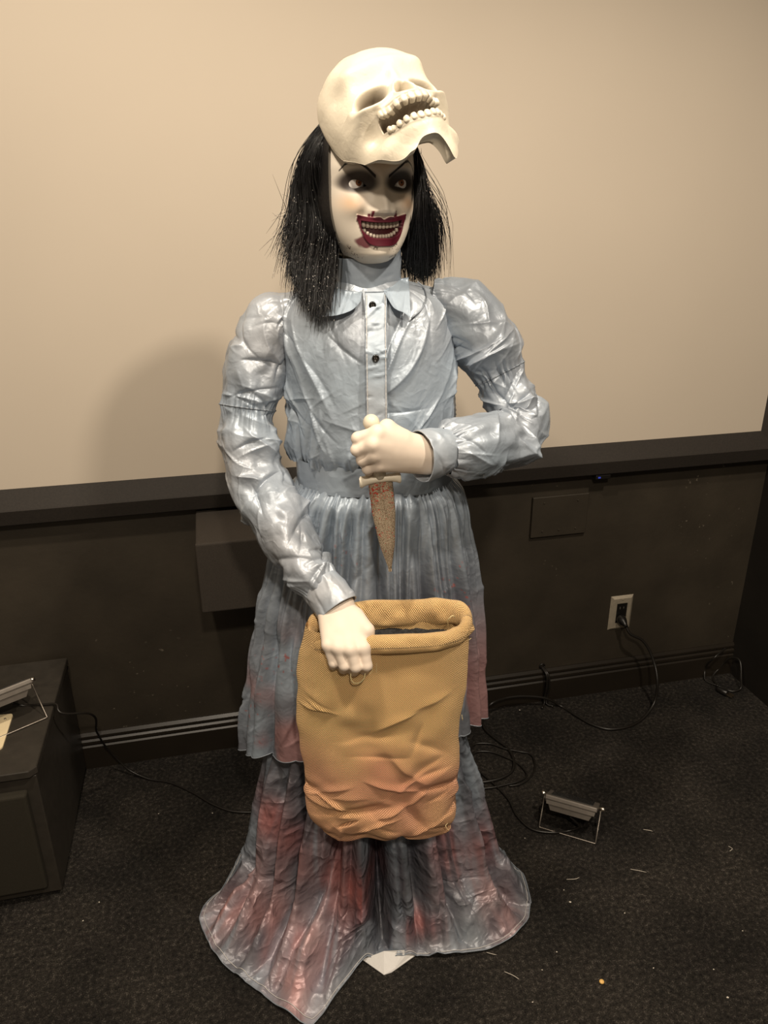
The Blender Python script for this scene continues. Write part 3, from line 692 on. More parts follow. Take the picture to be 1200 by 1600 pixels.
# two turned-down collar flaps (standing a little off the bodice at their lower edge)
def flap(pts_top, pts_bot, lift, nm='collar_flap'):
    n, k = 50, 24
    top = spline([P(x, y, 1.28) for x, y in pts_top], n); bot = spline([P(x, y, 1.25) for x, y in pts_bot], n)
    t = np.linspace(0, 1, k)[:, None, None]
    V = top[None]*(1-t)+bot[None]*t
    X, Z = V[..., 0], V[..., 2]
    Y = np.minimum(front_y(X, Z), 1.335)-.004-lift*t[..., 0]**1.3
    Y += creases(np.linspace(0, .07, n)[None, :]+0*X, Z, 14, rng, .6, .6, .03, .005, .003)+.002*np.sin(np.linspace(0, 9, n))[None]*t[..., 0]
    V = np.stack([X, Y, Z], -1); a = grid_faces(k, n); Vb = V+np.array([0, .0015, -.0003])
    loopi = np.arange(n*k).reshape(k, n); loop = np.concatenate([loopi[0, :-1], loopi[:-1, -1], loopi[-1, :0:-1], loopi[:0:-1, 0]])
    side = np.stack([loop, np.roll(loop, -1), np.roll(loop, -1)+n*k, loop+n*k], -1)
    col_ = np.broadcast_to(BLUE*1.08, (2*n*k, 3))
    mesh_obj(nm, np.concatenate([V.reshape(-1, 3), Vb.reshape(-1, 3)])-FIG.base, np.concatenate([a, a[:, ::-1]+n*k, side]), M['satin_flat'], bodice, colors=col_)
flap([(566, 455), (545, 454), (520, 450), (500, 446)], [(564, 470), (552, 482), (528, 490), (498, 494)], .020)
flap([(599, 453), (612, 448), (625, 441), (640, 438)], [(603, 462), (616, 480), (632, 488), (641, 495)], .022)
# piped curve on the shoulder yoke
pts = [P(x, y, 1.26) for x, y in ((655, 447), (665, 456), (668, 468), (660, 483), (643, 496))]
pp = spline(pts, 60); pp[:, 1] = front_y(pp[:, 0], pp[:, 2])-.006
Vt, Ft = tube_mesh(pp, .0012, 6); mesh_obj('yoke_piping', Vt-FIG.base, Ft, M['satin_seam'], bodice)

# ---- waistband
wt, wb = P(580, 731, 1.235)[2], P(580, 776, 1.235)[2]
nu2, nv2 = 240, 34
PH2, TT2 = np.meshgrid(np.linspace(0, 2*np.pi, nu2, endpoint=False), np.linspace(0, 1, nv2))
wxl, wxr = P(464, 752, 1.33)[0], P(706, 757, 1.33)[0]
wz = wb+(wt-wb)*TT2-.010*np.cos(PH2)*0
V = np.stack([(wxl+wxr)/2+((wxr-wxl)/2)*np.sign(np.cos(PH2))*np.abs(np.cos(PH2))**.9, 1.33+.100*np.sign(np.sin(PH2))*np.abs(np.sin(PH2))**.9, wz], -1)
h = creases(PH2*.12, wz, 40, rng, 1.4, .5, .03, .006, .0018)+.002*noise(V, 25, 7)
V = V+np.stack([np.cos(PH2), np.sin(PH2), 0*PH2], -1)*h[..., None]
cc = mixc(np.broadcast_to(BLUE*.82, V.shape), GREY, .3+.4*noise(V, 20, 5))
mesh_obj('waistband', V.reshape(-1, 3), grid_faces(nv2, nu2, True), M['satin_flat'], FIG, colors=cc)

# ---- sleeves
def sleeve(path_px, table, gathers, cuff_px, seed, crease_dir):
    rg = np.random.default_rng(seed)
    ctrl = [P(*q) for q in path_px]
    k, n = 330, 220
    path = spline(ctrl, k); dd = np.r_[0, np.cumsum(np.linalg.norm(np.diff(path, axis=0), axis=1))]; L = dd[-1]
    cd = np.r_[0, np.cumsum(np.linalg.norm(np.diff(np.array(ctrl), axis=0), axis=1))]; cd = cd/cd[-1]*L
    rad = sinterp(dd, cd, table)
    V, (Tn, N, B, a) = tube(path, rad, n)
    SS = np.broadcast_to(a[None]*.05, (k, n)); TT = np.broadcast_to(dd[:, None], (k, n)); wrap = 2*np.pi*.05
    h = creases(SS, TT, 85, rg, crease_dir, .40, .060, .009, .0085, wrap=wrap)
    h += creases(SS, TT, 50, rg, lambda s, t: crease_dir(s, t)+rg.choice([-.9, .9]), .4, .045, .007, .0048, wrap=wrap)
    p3 = np.stack([np.cos(a)[None]*1.2+0*TT, np.sin(a)[None]*1.2+0*TT, TT*16], -1)
    h += .0070*noise(p3, 1.1, seed)+.0035*noise(p3, 2.6, seed+1)
    for (ci, amp, wd, nf) in gathers:
        g = np.exp(-np.abs((TT-cd[ci])/wd)**1.2)
        h = h*(1-.7*g)+g*amp*((np.abs(np.sin(a[None]*nf*.32+5.0*noise(np.stack([np.cos(a)*3, np.sin(a)*3, a*0], -1), 1, seed+ci)[None]))-.5)*(.7+.6*noise(np.stack([np.cos(a)*4, np.sin(a)*4, a*0], -1), 1, seed+9)[None]))
    rdir = (np.cos(a)[None, :, None]*N[:, None]+np.sin(a)[None, :, None]*B[:, None])
    V = V+rdir*h[..., None]
    cc = mixc(np.broadcast_to(BLUE, V.shape), GREY, .22+.4*noise(V, 16, seed))
    cc = mixc(cc, PALE, .25+.4*noise(V, 9, seed+4))
    o = mesh_obj('sleeve', V.reshape(-1, 3), grid_faces(k, n, True), M['satin'], FIG, uv=np.stack([SS, TT], -1), colors=cc)
    # cuff
    cpts = [P(*q[:3]) for q in cuff_px]; k2 = 40
    cp_ = spline(cpts, k2); cr_ = np.interp(np.linspace(0, 1, k2), np.linspace(0, 1, len(cuff_px)), [q[3] for q in cuff_px])
    Vc, (Tn, N, B, a) = tube(cp_, cr_, 100)
    h = creases(np.broadcast_to(a[None]*.035, (k2, 100)), np.broadcast_to(np.linspace(0, .05, k2)[:, None], (k2, 100)), 26, rg, 1.2, .6, .02, .005, .0022)
    Vc = Vc+(np.cos(a)[None, :, None]*N[:, None]+np.sin(a)[None, :, None]*B[:, None])*(h+.002*np.sin(2*a+seed)[None])[..., None]
    Vi = cp_[:, None]+(Vc-cp_[:, None])*.955
    VV = np.concatenate([Vc, Vi[::-1]], 0)
    cc = mixc(np.broadcast_to(BLUE*1.02, VV.shape), PALE, .35+.4*noise(VV, 30, seed))
    mesh_obj('cuff', (VV-FIG.base).reshape(-1, 3), grid_faces(2*k2, 100, True), M['satin_flat'], o, colors=cc)
    # band seam where the puff is gathered
    gi = gathers[1][0]; j = int(np.argmin(np.abs(dd-cd[gi]))); ringp = path[j]+(V[j]-path[j])*1.01
    Vt, Ft = tube_mesh(np.concatenate([ringp, ringp[:2]]), .0014, 5, False); mesh_obj('puff_seam', Vt-FIG.base, Ft, M['satin_seam'], o)
    return o
sleeve([(474, 496, 1.340), (432, 504, 1.338), (404, 548, 1.335), (395, 600, 1.325), (389, 638, 1.315), (388, 690, 1.30), (398, 742, 1.28), (427, 797, 1.24), (462, 855, 1.195), (488, 895, 1.165), (506, 920, 1.148)],
       [.040, .050, .054, .055, .044, .049, .051, .049, .047, .043, .031],
       [(0, .006, .018, 20), (4, .010, .016, 26), (10, .007, .016, 26)],
       [(500, 911, 1.152, .033), (514, 930, 1.138, .036), (528, 952, 1.122, .036)], 21, lambda s, t: .25*math.sin(s*40))
sleeve([(672, 474, 1.340), (712, 482, 1.338), (741, 512, 1.335), (762, 550, 1.33), (778, 585, 1.322), (799, 627, 1.308), (818, 656, 1.292), (800, 684, 1.262), (757, 693, 1.222), (718, 700, 1.190), (694, 705, 1.172)],
       [.036, .050, .056, .056, .041, .045, .036, .042, .051, .048, .034],
       [(0, .006, .018, 20), (4, .010, .016, 26), (10, .008, .018, 26)],
       [(699, 704, 1.176, .034), (682, 707, 1.164, .039), (656, 713, 1.146, .040)], 33, lambda s, t: .3+.25*math.sin(s*40))

# ---- overskirt
nu, nv = 620, 240
PH, TT = np.meshgrid(np.linspace(0, 2*np.pi, nu, endpoint=False), np.linspace(0, 1, nv))
z_top = wb+.006
hemL, hemR = P(375, 1170, 1.31), P(754, 1112, 1.335)
cph, sph = np.cos(PH), np.sin(PH)
hemz = (hemL[2]+hemR[2])/2+(hemR[2]-hemL[2])/2*cph-.055*sph
Zk = z_top+(hemz-z_top)*TT
cxs = (wxl+wxr)/2+((hemL[0]+hemR[0])/2-(wxl+wxr)/2)*TT
prof_t = sinterp(TT, [0, .05, .25, .55, 1], [0, .16, .40, .70, 1.0])
hwk = (wxr-wxl)/2*.97+((hemR[0]-hemL[0])/2-(wxr-wxl)/2)*prof_t
hdk = .096+(.152-.096)*prof_t
V = np.stack([cxs+hwk*np.sign(cph)*np.abs(cph)**.92, 1.332+hdk*np.sign(sph)*np.abs(sph)**.92, Zk], -1)
wob = 1.3*noise(np.stack([cph*1.5, sph*1.5, TT*1.3], -1), 1, 41)
f1 = np.abs(np.sin(PH*9+wob*2))**.8-.6; f2 = np.abs(np.sin(PH*16.0+wob*3+1.0))-.6
f3 = np.abs(np.sin(PH*24+5*noise(np.stack([cph*4, sph*4, TT*.8], -1), 1, 44)))-.6
h = f1*.024*sstep(TT, .02, .45)+f2*.016*sstep(TT, .0, .15)*(1-.4*TT)+f3*.012*sstep(TT, .0, .10)*(1-sstep(TT, .3, .8))
gt = np.exp(-(TT/.045))
gn = noise(np.stack([cph*7, sph*7, 0*PH], -1), 1, 88)
h += gt*.010*(np.abs(np.sin(PH*22+6*gn))-.5)*(1+.8*noise(np.stack([cph*5, sph*5, 0*PH], -1), 1, 89))+.005*np.exp(-((TT-.045)/.03)**2)
SS = PH*.18; LL = TT*(z_top-.42)
h += creases(SS, LL, 90, rng, lambda s, t: math.pi/2, .22, .12, .009, .0065)
h += creases(SS, LL, 70, rng, lambda s, t: rng.uniform(-1, 1), .5, .05, .006, .0034)
h += .004*noise(V, 18, 3)
Nn = np.stack([cph/hwk, sph/hdk, 0*PH], -1); Nn /= np.linalg.norm(Nn, axis=-1, keepdims=True)
V = V+Nn*h[..., None]
lowr = sstep(TT, .45, 1.0)
base = mixc(np.broadcast_to(BLUE*.92, V.shape), GREY*.9, .35+.6*sstep(TT, .1, .7)+.35*noise(V, 9, 12))
base = mixc(base, DARK*1.3, .85*sstep(noise(V*[1, 1, .45], 9, 15), .05, .55)*sstep(TT, .15, .6))
base = mixc(base, PINK*.8, .85*sstep(noise(V, 11, 19), .10, .5)*sstep(TT, .35, .8))
base = mixc(base, BLUE*1.05, .7*sstep(noise(V*[1, 1, .5], 12, 33), .25, .6)*sstep(TT, .3, .7))
base = mixc(base, RED*.55, .8*sstep(noise(V, 13, 23), .30, .65)*sstep(TT, .75, 1))
sp_ = sstep(noise(V, 210, 29), .66, .74)*sstep(noise(V, 12, 30), .0, .4)
base = mixc(base, RED*.8, sp_*.8*sstep(TT, .05, .3))
Vi = V-Nn*.0025
mesh_obj('overskirt', V.reshape(-1, 3), grid_faces(nv, nu, True), M['satin'], FIG, colors=base, uv=np.stack([SS, LL], -1))
# hem piping
jj = V[-1]; Vt, Ft = tube_mesh(np.concatenate([jj, jj[:2]]), .0010, 5, False); mesh_obj('overskirt_hem', Vt, Ft, M['satin_seam'], FIG)

# ---- underskirt: falls from under the overskirt and spreads over the carpet
hem_px = [(829, 1418), (826, 1438), (802, 1464), (765, 1482), (705, 1498), (660, 1494), (628, 1497), (600, 1500), (572, 1498), (556, 1515), (530, 1552), (505, 1585), (486, 1602), (462, 1592), (425, 1570), (385, 1540), (345, 1503), (325, 1470), (313, 1438), (320, 1420), (345, 1400)]
hem = [PF(x, y, 0)[:2] for x, y in hem_px]
hem += [np.array(q) for q in ((-.35, 1.36), (-.30, 1.45), (-.20, 1.53), (-.05, 1.57), (.10, 1.55), (.21, 1.47), (.275, 1.38), (.315, 1.31))]
hem = np.array(hem); hem = np.vstack([hem, hem[:1]])
ctr_ = np.array([-.035, 1.325])
nu, nv = 720, 300
dd = np.r_[0, np.cumsum(np.linalg.norm(np.diff(hem, axis=0), axis=1))]
tq = np.linspace(0, dd[-1], nu, endpoint=False); HM = .35*sinterp(tq, dd, hem)+.65*np.stack([np.interp(tq, dd, hem[:, 0]), np.interp(tq, dd, hem[:, 1])], -1)
HM = HM+.006*np.stack([noise(np.stack([tq*14, tq*0, tq*0], -1), 1, 31), noise(np.stack([tq*14, tq*0+5, tq*0], -1), 1, 32)], -1)
ang = np.unwrap(np.arctan2(HM[:, 1]-ctr_[1], HM[:, 0]-ctr_[0]))
ks = np.hanning(41); ks /= ks.sum()
asm = np.convolve(np.concatenate([ang[-40:]+2*np.pi*np.sign(ang[0]-ang[-1]), ang, ang[:40]-2*np.pi*np.sign(ang[0]-ang[-1])]), ks, 'same')[40:-40]
TT = np.linspace(0, 1, nv)[:, None]+0*ang[None]; AN = asm[None]+0*TT
rh = np.linalg.norm(HM-ctr_, axis=1)[None]+0*TT
r0x, r0y = .150, .130; z0 = .66
TOP = np.stack([ctr_[0]+r0x*np.cos(AN), ctr_[1]+r0y*np.sin(AN)], -1)
# the foot ring: where the falling cloth meets the floor
rf = np.minimum(.212+.03*np.cos(AN)**2, rh-.02)
FOOT = np.stack([ctr_[0]+rf*np.cos(AN)*1.10, ctr_[1]+rf*np.sin(AN)*.84], -1)
HEM2 = np.broadcast_to(HM[None], TOP.shape)
tf = .62
a1 = np.clip(TT/tf, 0, 1); a2 = np.clip((TT-tf)/(1-tf), 0, 1)
q = (a1**1.05)[..., None]
XY = TOP*(1-q)+FOOT*q; XY = XY*(1-a2[..., None])+HEM2*a2[..., None]
zfoot = .105
Zk = np.where(TT < tf, z0+(zfoot-z0)*a1**1.0, zfoot*(1-a2)**1.8+.006)
# smooth the corner along the length
for _ in range(12):
    XY[1:-1] = (XY[:-2]+2*XY[1:-1]+XY[2:])/4; Zk[1:-1] = (Zk[:-2]+2*Zk[1:-1]+Zk[2:])/4
V = np.concatenate([XY, Zk[..., None]], -1)
wob = 1.2*noise(np.stack([np.cos(AN)*2, np.sin(AN)*2, TT*1.2], -1), 1, 51)
fd = (np.abs(np.sin(AN*6.5+wob*1.6+.4))**.75-.62)
fd2 = np.abs(np.sin(AN*13+wob*2.4+1.0))-.62
amp = .052*sstep(TT, .06, .50)*(1-.70*sstep(TT, .82, 1.0))
outw = np.stack([np.cos(AN), np.sin(AN), 0*AN], -1)
lift = sstep(TT, tf-.02, tf+.22)
h = fd*amp*.6+fd2*amp*.45
for (vx, wv_, dv_) in ((590, .075, .070), (640, .05, .040), (540, .05, .040), (480, .055, .055), (440, .05, .038), (690, .055, .048), (735, .05, .042), (410, .05, .045), (770, .05, .045), (380, .05, .02)):
    q_ = P(vx, 1400, 1.17 if 430 < vx < 720 else 1.24); a_v = math.atan2(q_[1]-ctr_[1], q_[0]-ctr_[0])
    da = (AN-a_v+.10*wob*(1-TT)+np.pi) % (2*np.pi)-np.pi
    h = h-dv_*np.exp(-np.abs(da/wv_)**1.5)*sstep(TT, .12, .45)*(1-.8*sstep(TT, .80, .98))+.35*dv_*np.exp(-((np.abs(da)-2.1*wv_)/(1.1*wv_))**2)*sstep(TT, .12, .5)*(1-.8*sstep(TT, .80, .98))
SS = AN*.30; LL = TT*.80
cr = creases(SS, LL, 90, rng, lambda s, t: math.pi/2+rng.choice([-.5, 0, .5]), .3, .12, .010, .0085)+creases(SS, LL, 130, rng, lambda s, t: math.pi/2+rng.choice([-.35, 0, .35]), .3, .09, .006, .0060)+creases(SS, LL, 60, rng, lambda s, t: rng.uniform(-.9, .9), .4, .06, .008, .0075, region=(SS.min(), SS.max(), .50, .80))+creases(SS, LL, 60, rng, lambda s, t: rng.uniform(-1.2, 1.2), .4, .055, .007, .0040)
h = h+cr*(1-.3*TT)
dirn = outw*(1-lift)[..., None]+np.array([0, 0, 1.])*lift[..., None]
V = V+dirn*h[..., None]
pud = .030*(np.abs(np.sin(AN*9+wob*3))**1.5)*np.exp(-((TT-.80)/.10)**2)      # pooled folds on the floor
V[..., 2] += pud
V[..., 2] = np.maximum(V[..., 2], .0045+.002*(1+noise(V, 40, 5)))
# dye
fz = sstep(TT, .30, 1.0)
base = mixc(np.broadcast_to(GREY*.66, V.shape), BLUE*.8, .22+.55*noise(V, 7, 61))
base = mixc(base, DARK, .85*sstep(noise(np.stack([AN*3, TT*4, 0*AN], -1), 1.5, 65), -.05, .5)*sstep(TT, .25, .5)*(1-.6*sstep(TT, .8, .95)))
def blotch(px, py, rx, rz, c, d=1.15, amt=1.0):
    global base
    cpt = PF(px, py, 0) if d is None else P(px, py, d)
    e_ = ((V[..., 0]-cpt[0])/rx)**2+((V[..., 2]-cpt[2])/rz)**2*(0 if d is None else 1)+((V[..., 1]-cpt[1])/(rx*(1.2 if d is None else 2.5)))**2
    base = mixc(base, c, amt*np.exp(-e_)*(.75+.45*noise(V, 22, 70)))
for (x, y, rx, rz, d, amt) in ((420, 1300, .05, .05, 1.2, 1.0), (545, 1400, .055, .055, 1.12, 1.2), (735, 1375, .07, .05, 1.16, 1.2), (660, 1460, .05, .03, 1.12, .8), (790, 1300, .03, .04, 1.2, .7), (700, 1330, .04, .04, 1.16, .7), (430, 1370, .04, .04, 1.12, .5)):
    blotch(x, y, rx, rz, RED, d, amt)
for (x, y, rx) in ((350, 1440, .05), (430, 1470, .045), (395, 1440, .04), (460, 1560, .05), (780, 1440, .045), (540, 1460, .03), (480, 1510, .05)): blotch(x, y, rx, .1, PINK*1.0, None, 1.0)
st_k = noise(np.stack([np.cos(AN)*16, np.sin(AN)*16, TT*3.0], -1), 1, 91)+.5*noise(np.stack([np.cos(AN)*34, np.sin(AN)*34, TT*6.0], -1), 1, 92)
base = mixc(base, DARK, .65*sstep(st_k, .10, .8)*sstep(TT, .15, .4)*(1-.5*sstep(TT, .85, 1)))
base = mixc(base, BLUE*.95, .45*sstep(-st_k, .15, .8))
base = mixc(base, PALE*.85, .10*sstep(TT, .84, .97)+.25*sstep(noise(V, 12, 77), .1, .6)*fz)
Vi = V-np.array([0, 0, .0018])*lift[..., None]-outw*.0018*(1-lift)[..., None]
uvk = np.stack([SS, LL], -1)
usk = mesh_obj('underskirt', V.reshape(-1, 3), grid_faces(nv, nu, True), M['satin_skirt'], FIG, colors=base, uv=uvk)
jj = V[-1]+[0, 0, .001]; Vt, Ft = tube_mesh(np.concatenate([jj, jj[:2]]), .0012, 5, False); mesh_obj('hem_edge', Vt-FIG.base, Ft, M['satin_seam'], usk)
jj = V[-9]+[0, 0, .0016]; Vt, Ft = tube_mesh(np.concatenate([jj, jj[:2]]), .0007, 4, False); mesh_obj('hem_stitching', Vt-FIG.base, Ft, M['lining'], usk)
# turned-out corner of pale lining on the carpet
tri = np.array([PF(566, 1499, .006), PF(600, 1523, .004), PF(612, 1519, .004), (PF(650, 1492, .006)), PF(640, 1484, .016), PF(600, 1486, .020)])
n = len(tri); Vl = np.concatenate([tri, tri-[0, 0, .0018]]); mesh_obj('lining_corner', Vl-FIG.base, [tuple(range(n)), tuple(range(n, 2*n))[::-1]]+[(i, i+n, (i+1) % n+n, (i+1) % n) for i in range(n)], M['lining'], usk, False)

# ------------------------------------------------------------------ sculpting by distance fields
def surface_net(fn, lo, hi, h):
    lo = np.array(lo); nn_ = np.ceil((np.array(hi)-lo)/h).astype(int)+1
    ax = [lo[i]+h*np.arange(nn_[i]) for i in range(3)]
    Pg = np.stack(np.meshgrid(*ax, indexing='ij'), -1).astype(np.float32)
    D = fn(Pg)
    ins = D < 0
    c = np.zeros(np.array(D.shape)-1, np.int8)
    for a in (0, 1):
        for b_ in (0, 1):
            for d_ in (0, 1): c += ins[a:D.shape[0]-1+a, b_:D.shape[1]-1+b_, d_:D.shape[2]-1+d_]
    act = (c > 0) & (c < 8)
    idx = -np.ones(act.shape, np.int64); cells = np.argwhere(act); idx[act] = np.arange(len(cells))
    acc = np.zeros((len(cells), 3)); cnt = np.zeros(len(cells))
    corners = [(a, b_, d_) for a in (0, 1) for b_ in (0, 1) for d_ in (0, 1)]
    dv = [D[cells[:, 0]+a, cells[:, 1]+b_, cells[:, 2]+d_] for a, b_, d_ in corners]
    for i, ci in enumerate(corners):
        for j, cj in enumerate(corners):
            if j > i and sum(abs(x-y) for x, y in zip(ci, cj)) == 1:
                mk = (dv[i] < 0) != (dv[j] < 0); t = dv[i]/(dv[i]-dv[j]+1e-12)
                p_ = np.array(ci)+(np.array(cj)-np.array(ci))*t[:, None]
                acc[mk] += p_[mk]; cnt[mk] += 1
    Vv = lo+(cells+acc/np.maximum(cnt, 1)[:, None])*h
    quads = []
    for axis in range(3):
        sl0 = [slice(None)]*3; sl1 = [slice(None)]*3; sl0[axis] = slice(0, -1); sl1[axis] = slice(1, None)
        e = ins[tuple(sl0)] != ins[tuple(sl1)]; fl = ins[tuple(sl0)]
        o1, o2 = [(1, 2), (2, 0), (0, 1)][axis]
        E_ = np.argwhere(e); ok = (E_[:, o1] > 0) & (E_[:, o2] > 0) & (E_[:, o1] < D.shape[o1]-1) & (E_[:, o2] < D.shape[o2]-1); E_ = E_[ok]
        def id_(d1, d2):
            q = E_.copy(); q[:, o1] -= d1; q[:, o2] -= d2; return idx[q[:, 0], q[:, 1], q[:, 2]]
        Q = np.stack([id_(1, 1), id_(0, 1), id_(0, 0), id_(1, 0)], -1)
        flip = ~fl[E_[:, 0], E_[:, 1], E_[:, 2]]
        Q[flip] = Q[flip][:, ::-1]; quads.append(Q)
    Q = np.concatenate(quads); Q = Q[(Q >= 0).all(1)]
    return Vv, Q
def capsule(Pg, a, b_, ra, rb):
    a = np.asarray(a, np.float32); b_ = np.asarray(b_, np.float32); ab = b_-a
    t = np.clip(((Pg-a)@ab)/float(ab@ab), 0, 1)
    return np.linalg.norm(Pg-a-t[..., None]*ab, axis=-1)-(ra+(rb-ra)*t)
def smin(a, b_, k):
    h_ = np.clip(.5+.5*(b_-a)/k, 0, 1); return b_+(a-b_)*h_-k*h_*(1-h_)
def make_hand(name, palm, fingers, thumb, kp=.012, res=.0013, extra=()):
    """palm: list of capsules; fingers: chains of (point, radius)"""
    allp = np.array([q for c_ in palm for q in (c_[0], c_[1])]+[p_ for f_ in fingers+[thumb] for p_, r in f_])
    def fn(Pg):
        d = None
        for a_, b_, ra, rb in palm:
            c_ = capsule(Pg, a_, b_, ra, rb); d = c_ if d is None else smin(d, c_, kp)
        fd_ = None
        for f_ in fingers:
            g = None
            for (pa, ra), (pb, rb) in zip(f_[:-1], f_[1:]):
                c_ = capsule(Pg, pa, pb, ra, rb); g = c_ if g is None else smin(g, c_, .003)
            d = smin(d, g, .0055)if fd_ is None else smin(d, g, .0045); fd_ = 1
        g = None
        for (pa, ra), (pb, rb) in zip(thumb[:-1], thumb[1:]):
            c_ = capsule(Pg, pa, pb, ra, rb); g = c_ if g is None else smin(g, c_, .004)
        return smin(d, g, .008)
    Vv, Q = surface_net(fn, allp.min(0)-.032, allp.max(0)+.032, res)
    return mesh_obj(name, Vv, Q, M['handskin'], FIG)
# fist around the dagger
wr_ = P(668, 712, 1.158)
mcp = [P(590, 676, 1.108), P(583, 694, 1.100), P(584, 711, 1.103), P(591, 727, 1.112)]
pip = [P(559, 685, 1.112), P(558, 703, 1.108), P(566, 719, 1.110), P(574, 733, 1.116)]
dip = [P(563, 690, 1.145), P(563, 708, 1.142), P(570, 724, 1.142), P(577, 738, 1.142)]
tip = [P(588, 692, 1.158), P(588, 709, 1.155), P(592, 725, 1.152), P(597, 739, 1.150)]
wa, wbq = wr_+np.array([0, 0, .012]), wr_+np.array([0, 0, -.014])
palm = [(wa, mcp[0], .019, .0125), (wr_+[0, -.004, .004], mcp[1], .019, .0125), (wr_+[0, -.002, -.006], mcp[2], .018, .0115), (wbq, mcp[3], .016, .0105), (wr_, P(612, 702, 1.135), .020, .022)]
fingers = [[(mcp[i], [.0105, .0105, .0100, .0090][i]), (pip[i], [.0098, .0098, .0092, .0082][i]), (dip[i], [.0092, .0092, .0085, .0076][i]), (tip[i], [.0080, .0080, .0075, .0068][i])] for i in range(4)]
thumb = [(P(625, 685, 1.135), .016), (P(605, 668, 1.128), .0125), (P(588, 676, 1.150), .0100), (P(578, 690, 1.168), .0085)]
make_hand('hand', palm, fingers, thumb)
# hand gripping the sack
wr_ = P(523, 944, 1.128)
mcp = [P(568, 1012, 1.064), P(547, 1014, 1.058), P(528, 1012, 1.060), P(512, 1008, 1.066)]
pip = [P(573, 1040, 1.056), P(556, 1042, 1.052), P(538, 1040, 1.054), P(521, 1036, 1.060)]
dip = [P(570, 1046, 1.078), P(553, 1048, 1.076), P(537, 1045, 1.078), P(521, 1040, 1.082)]
tip = [P(566, 1032, 1.090), P(550, 1034, 1.090), P(535, 1032, 1.090), P(520, 1028, 1.092)]
sx_ = np.array([.016, 0, 0])
palm = [(wr_+sx_, mcp[0], .017, .0115), (wr_+sx_*.4, mcp[1], .017, .0118), (wr_-sx_*.4, mcp[2], .017, .0110), (wr_-sx_*1.0, mcp[3], .015, .0100), (wr_, P(537, 985, 1.095), .018, .020)]
fingers = [[(mcp[i], [.0104, .0104, .0098, .0088][i]), (pip[i], [.0092, .0095, .0088, .0078][i]), (dip[i], [.0085, .0088, .0082, .0072][i]), (tip[i], [.0078, .0080, .0075, .0066][i])] for i in range(4)]
thumb = [(P(556, 962, 1.110), .014), (P(573, 985, 1.085), .0125), (P(577, 1005, 1.082), .0105), (P(573, 1022, 1.088), .0090)]
make_hand('hand', palm, fingers, thumb)

# ------------------------------------------------------------------ head
G = math.radians(20)
HC = np.array([P(598, 288, 1.25)[0]-.088*math.sin(G), 1.335, P(592, 288, 1.258)[2]])
hr = np.array([math.cos(G), math.sin(G), 0]); hn = np.array([math.sin(G), -math.cos(G), 0]); hu = np.array([0, 0, 1.])
th = np.concatenate([np.linspace(-1.75, 1.75, 310), np.linspace(1.75, 2*np.pi-1.75, 62)[1:-1]])
hh_ = np.concatenate([np.linspace(.118, .05, 60)[:-1], np.linspace(.05, -.128, 280), np.linspace(-.129, -.22, 30)])
ht = [-.22, -.16, -.140, -.1325, -.128, -.120, -.108, -.090, -.070, -.045, -.02, .0, .03, .06, .085, .105, .118]
ha = [.046, .045, .041, .034, .0340, .0435, .0515, .0610, .0685, .0745, .0765, .0765, .0765, .072, .058, .036, .004]
hf = [.042, .042, .044, .056, .0715, .0825, .0885, .0905, .0905, .0890, .0875, .0870, .0900, .0835, .066, .042, .005]
hb = [.050, .050, .050, .050, .051, .053, .057, .064, .074, .085, .092, .094, .094, .086, .070, .045, .005]
TH, HH = np.meshgrid(th, hh_)
aa = sinterp(HH, ht, ha); bf = sinterp(HH, ht, hf); bb = sinterp(HH, ht, hb)
ct_, st_ = np.cos(TH), np.sin(TH)
ex = .92
lx = aa*np.sign(st_)*np.abs(st_)**ex; ln = np.where(ct_ > 0, bf, bb)*np.sign(ct_)*np.abs(ct_)**ex
fr_ = sstep(ct_, -.05, .35)
x, y = lx, HH
d = np.zeros_like(x)
for s in (-1, 1):
    d -= .0080*np.exp(-((x-s*.034)/.021)**2-((y-.000)/.0135)**2)
    d += .0040*np.exp(-((x-s*.034)/.024)**2-((y-.024)/.008)**2)
    d += .0075*np.exp(-((x-s*.043)/.019)**2-((y+.038)/.017)**2)
    d += .0085*np.exp(-((x-s*.0150)/.0068)**2-((y+.043)/.0080)**2)
    d -= .0040*np.exp(-((x-s*.031)/.008)**2-((y+.052)/.014)**2)
nw = np.interp(-y, [-.01, .01, .03, .042], [.006, .0075, .0105, .0130])
nh = np.interp(-y, [-.02, .0, .02, .034, .041, .046, .052, .058], [0, .004, .0105, .0170, .0185, .0160, .006, 0])
d += nh*np.exp(-(x/nw)**2)
d += .0065*np.exp(-(x/.020)**2-((y+.117)/.012)**2)
# smiling mouth
mx_ = np.clip(np.abs(x)/.0385, 0, 1)
up_o = -.0545+.006*mx_**2-.0025*np.exp(-(x/.004)**2)+.0015*np.exp(-((np.abs(x)-.009)/.006)**2)
up_i = -.0625+.0045*mx_**2
lo_i = -.0885+.0270*mx_**3.2
lo_o = -.1020+.0430*mx_**4.0
inside = (np.abs(x) < .0335)*sstep(up_i-y, -.0006, .0008)*sstep(y-lo_i, -.0006, .0008)
lip = (np.abs(x) < .0400)*sstep(up_o-y, -.0008, .0008)*sstep(y-lo_o, -.0008, .0008)
d += .0040*lip*(1-inside)-.0110*inside
YS = .87
V = HC+hr*x[..., None]+hu*np.where(y < 0, y*YS, y)[..., None]+hn*(ln+d*fr_)[..., None]
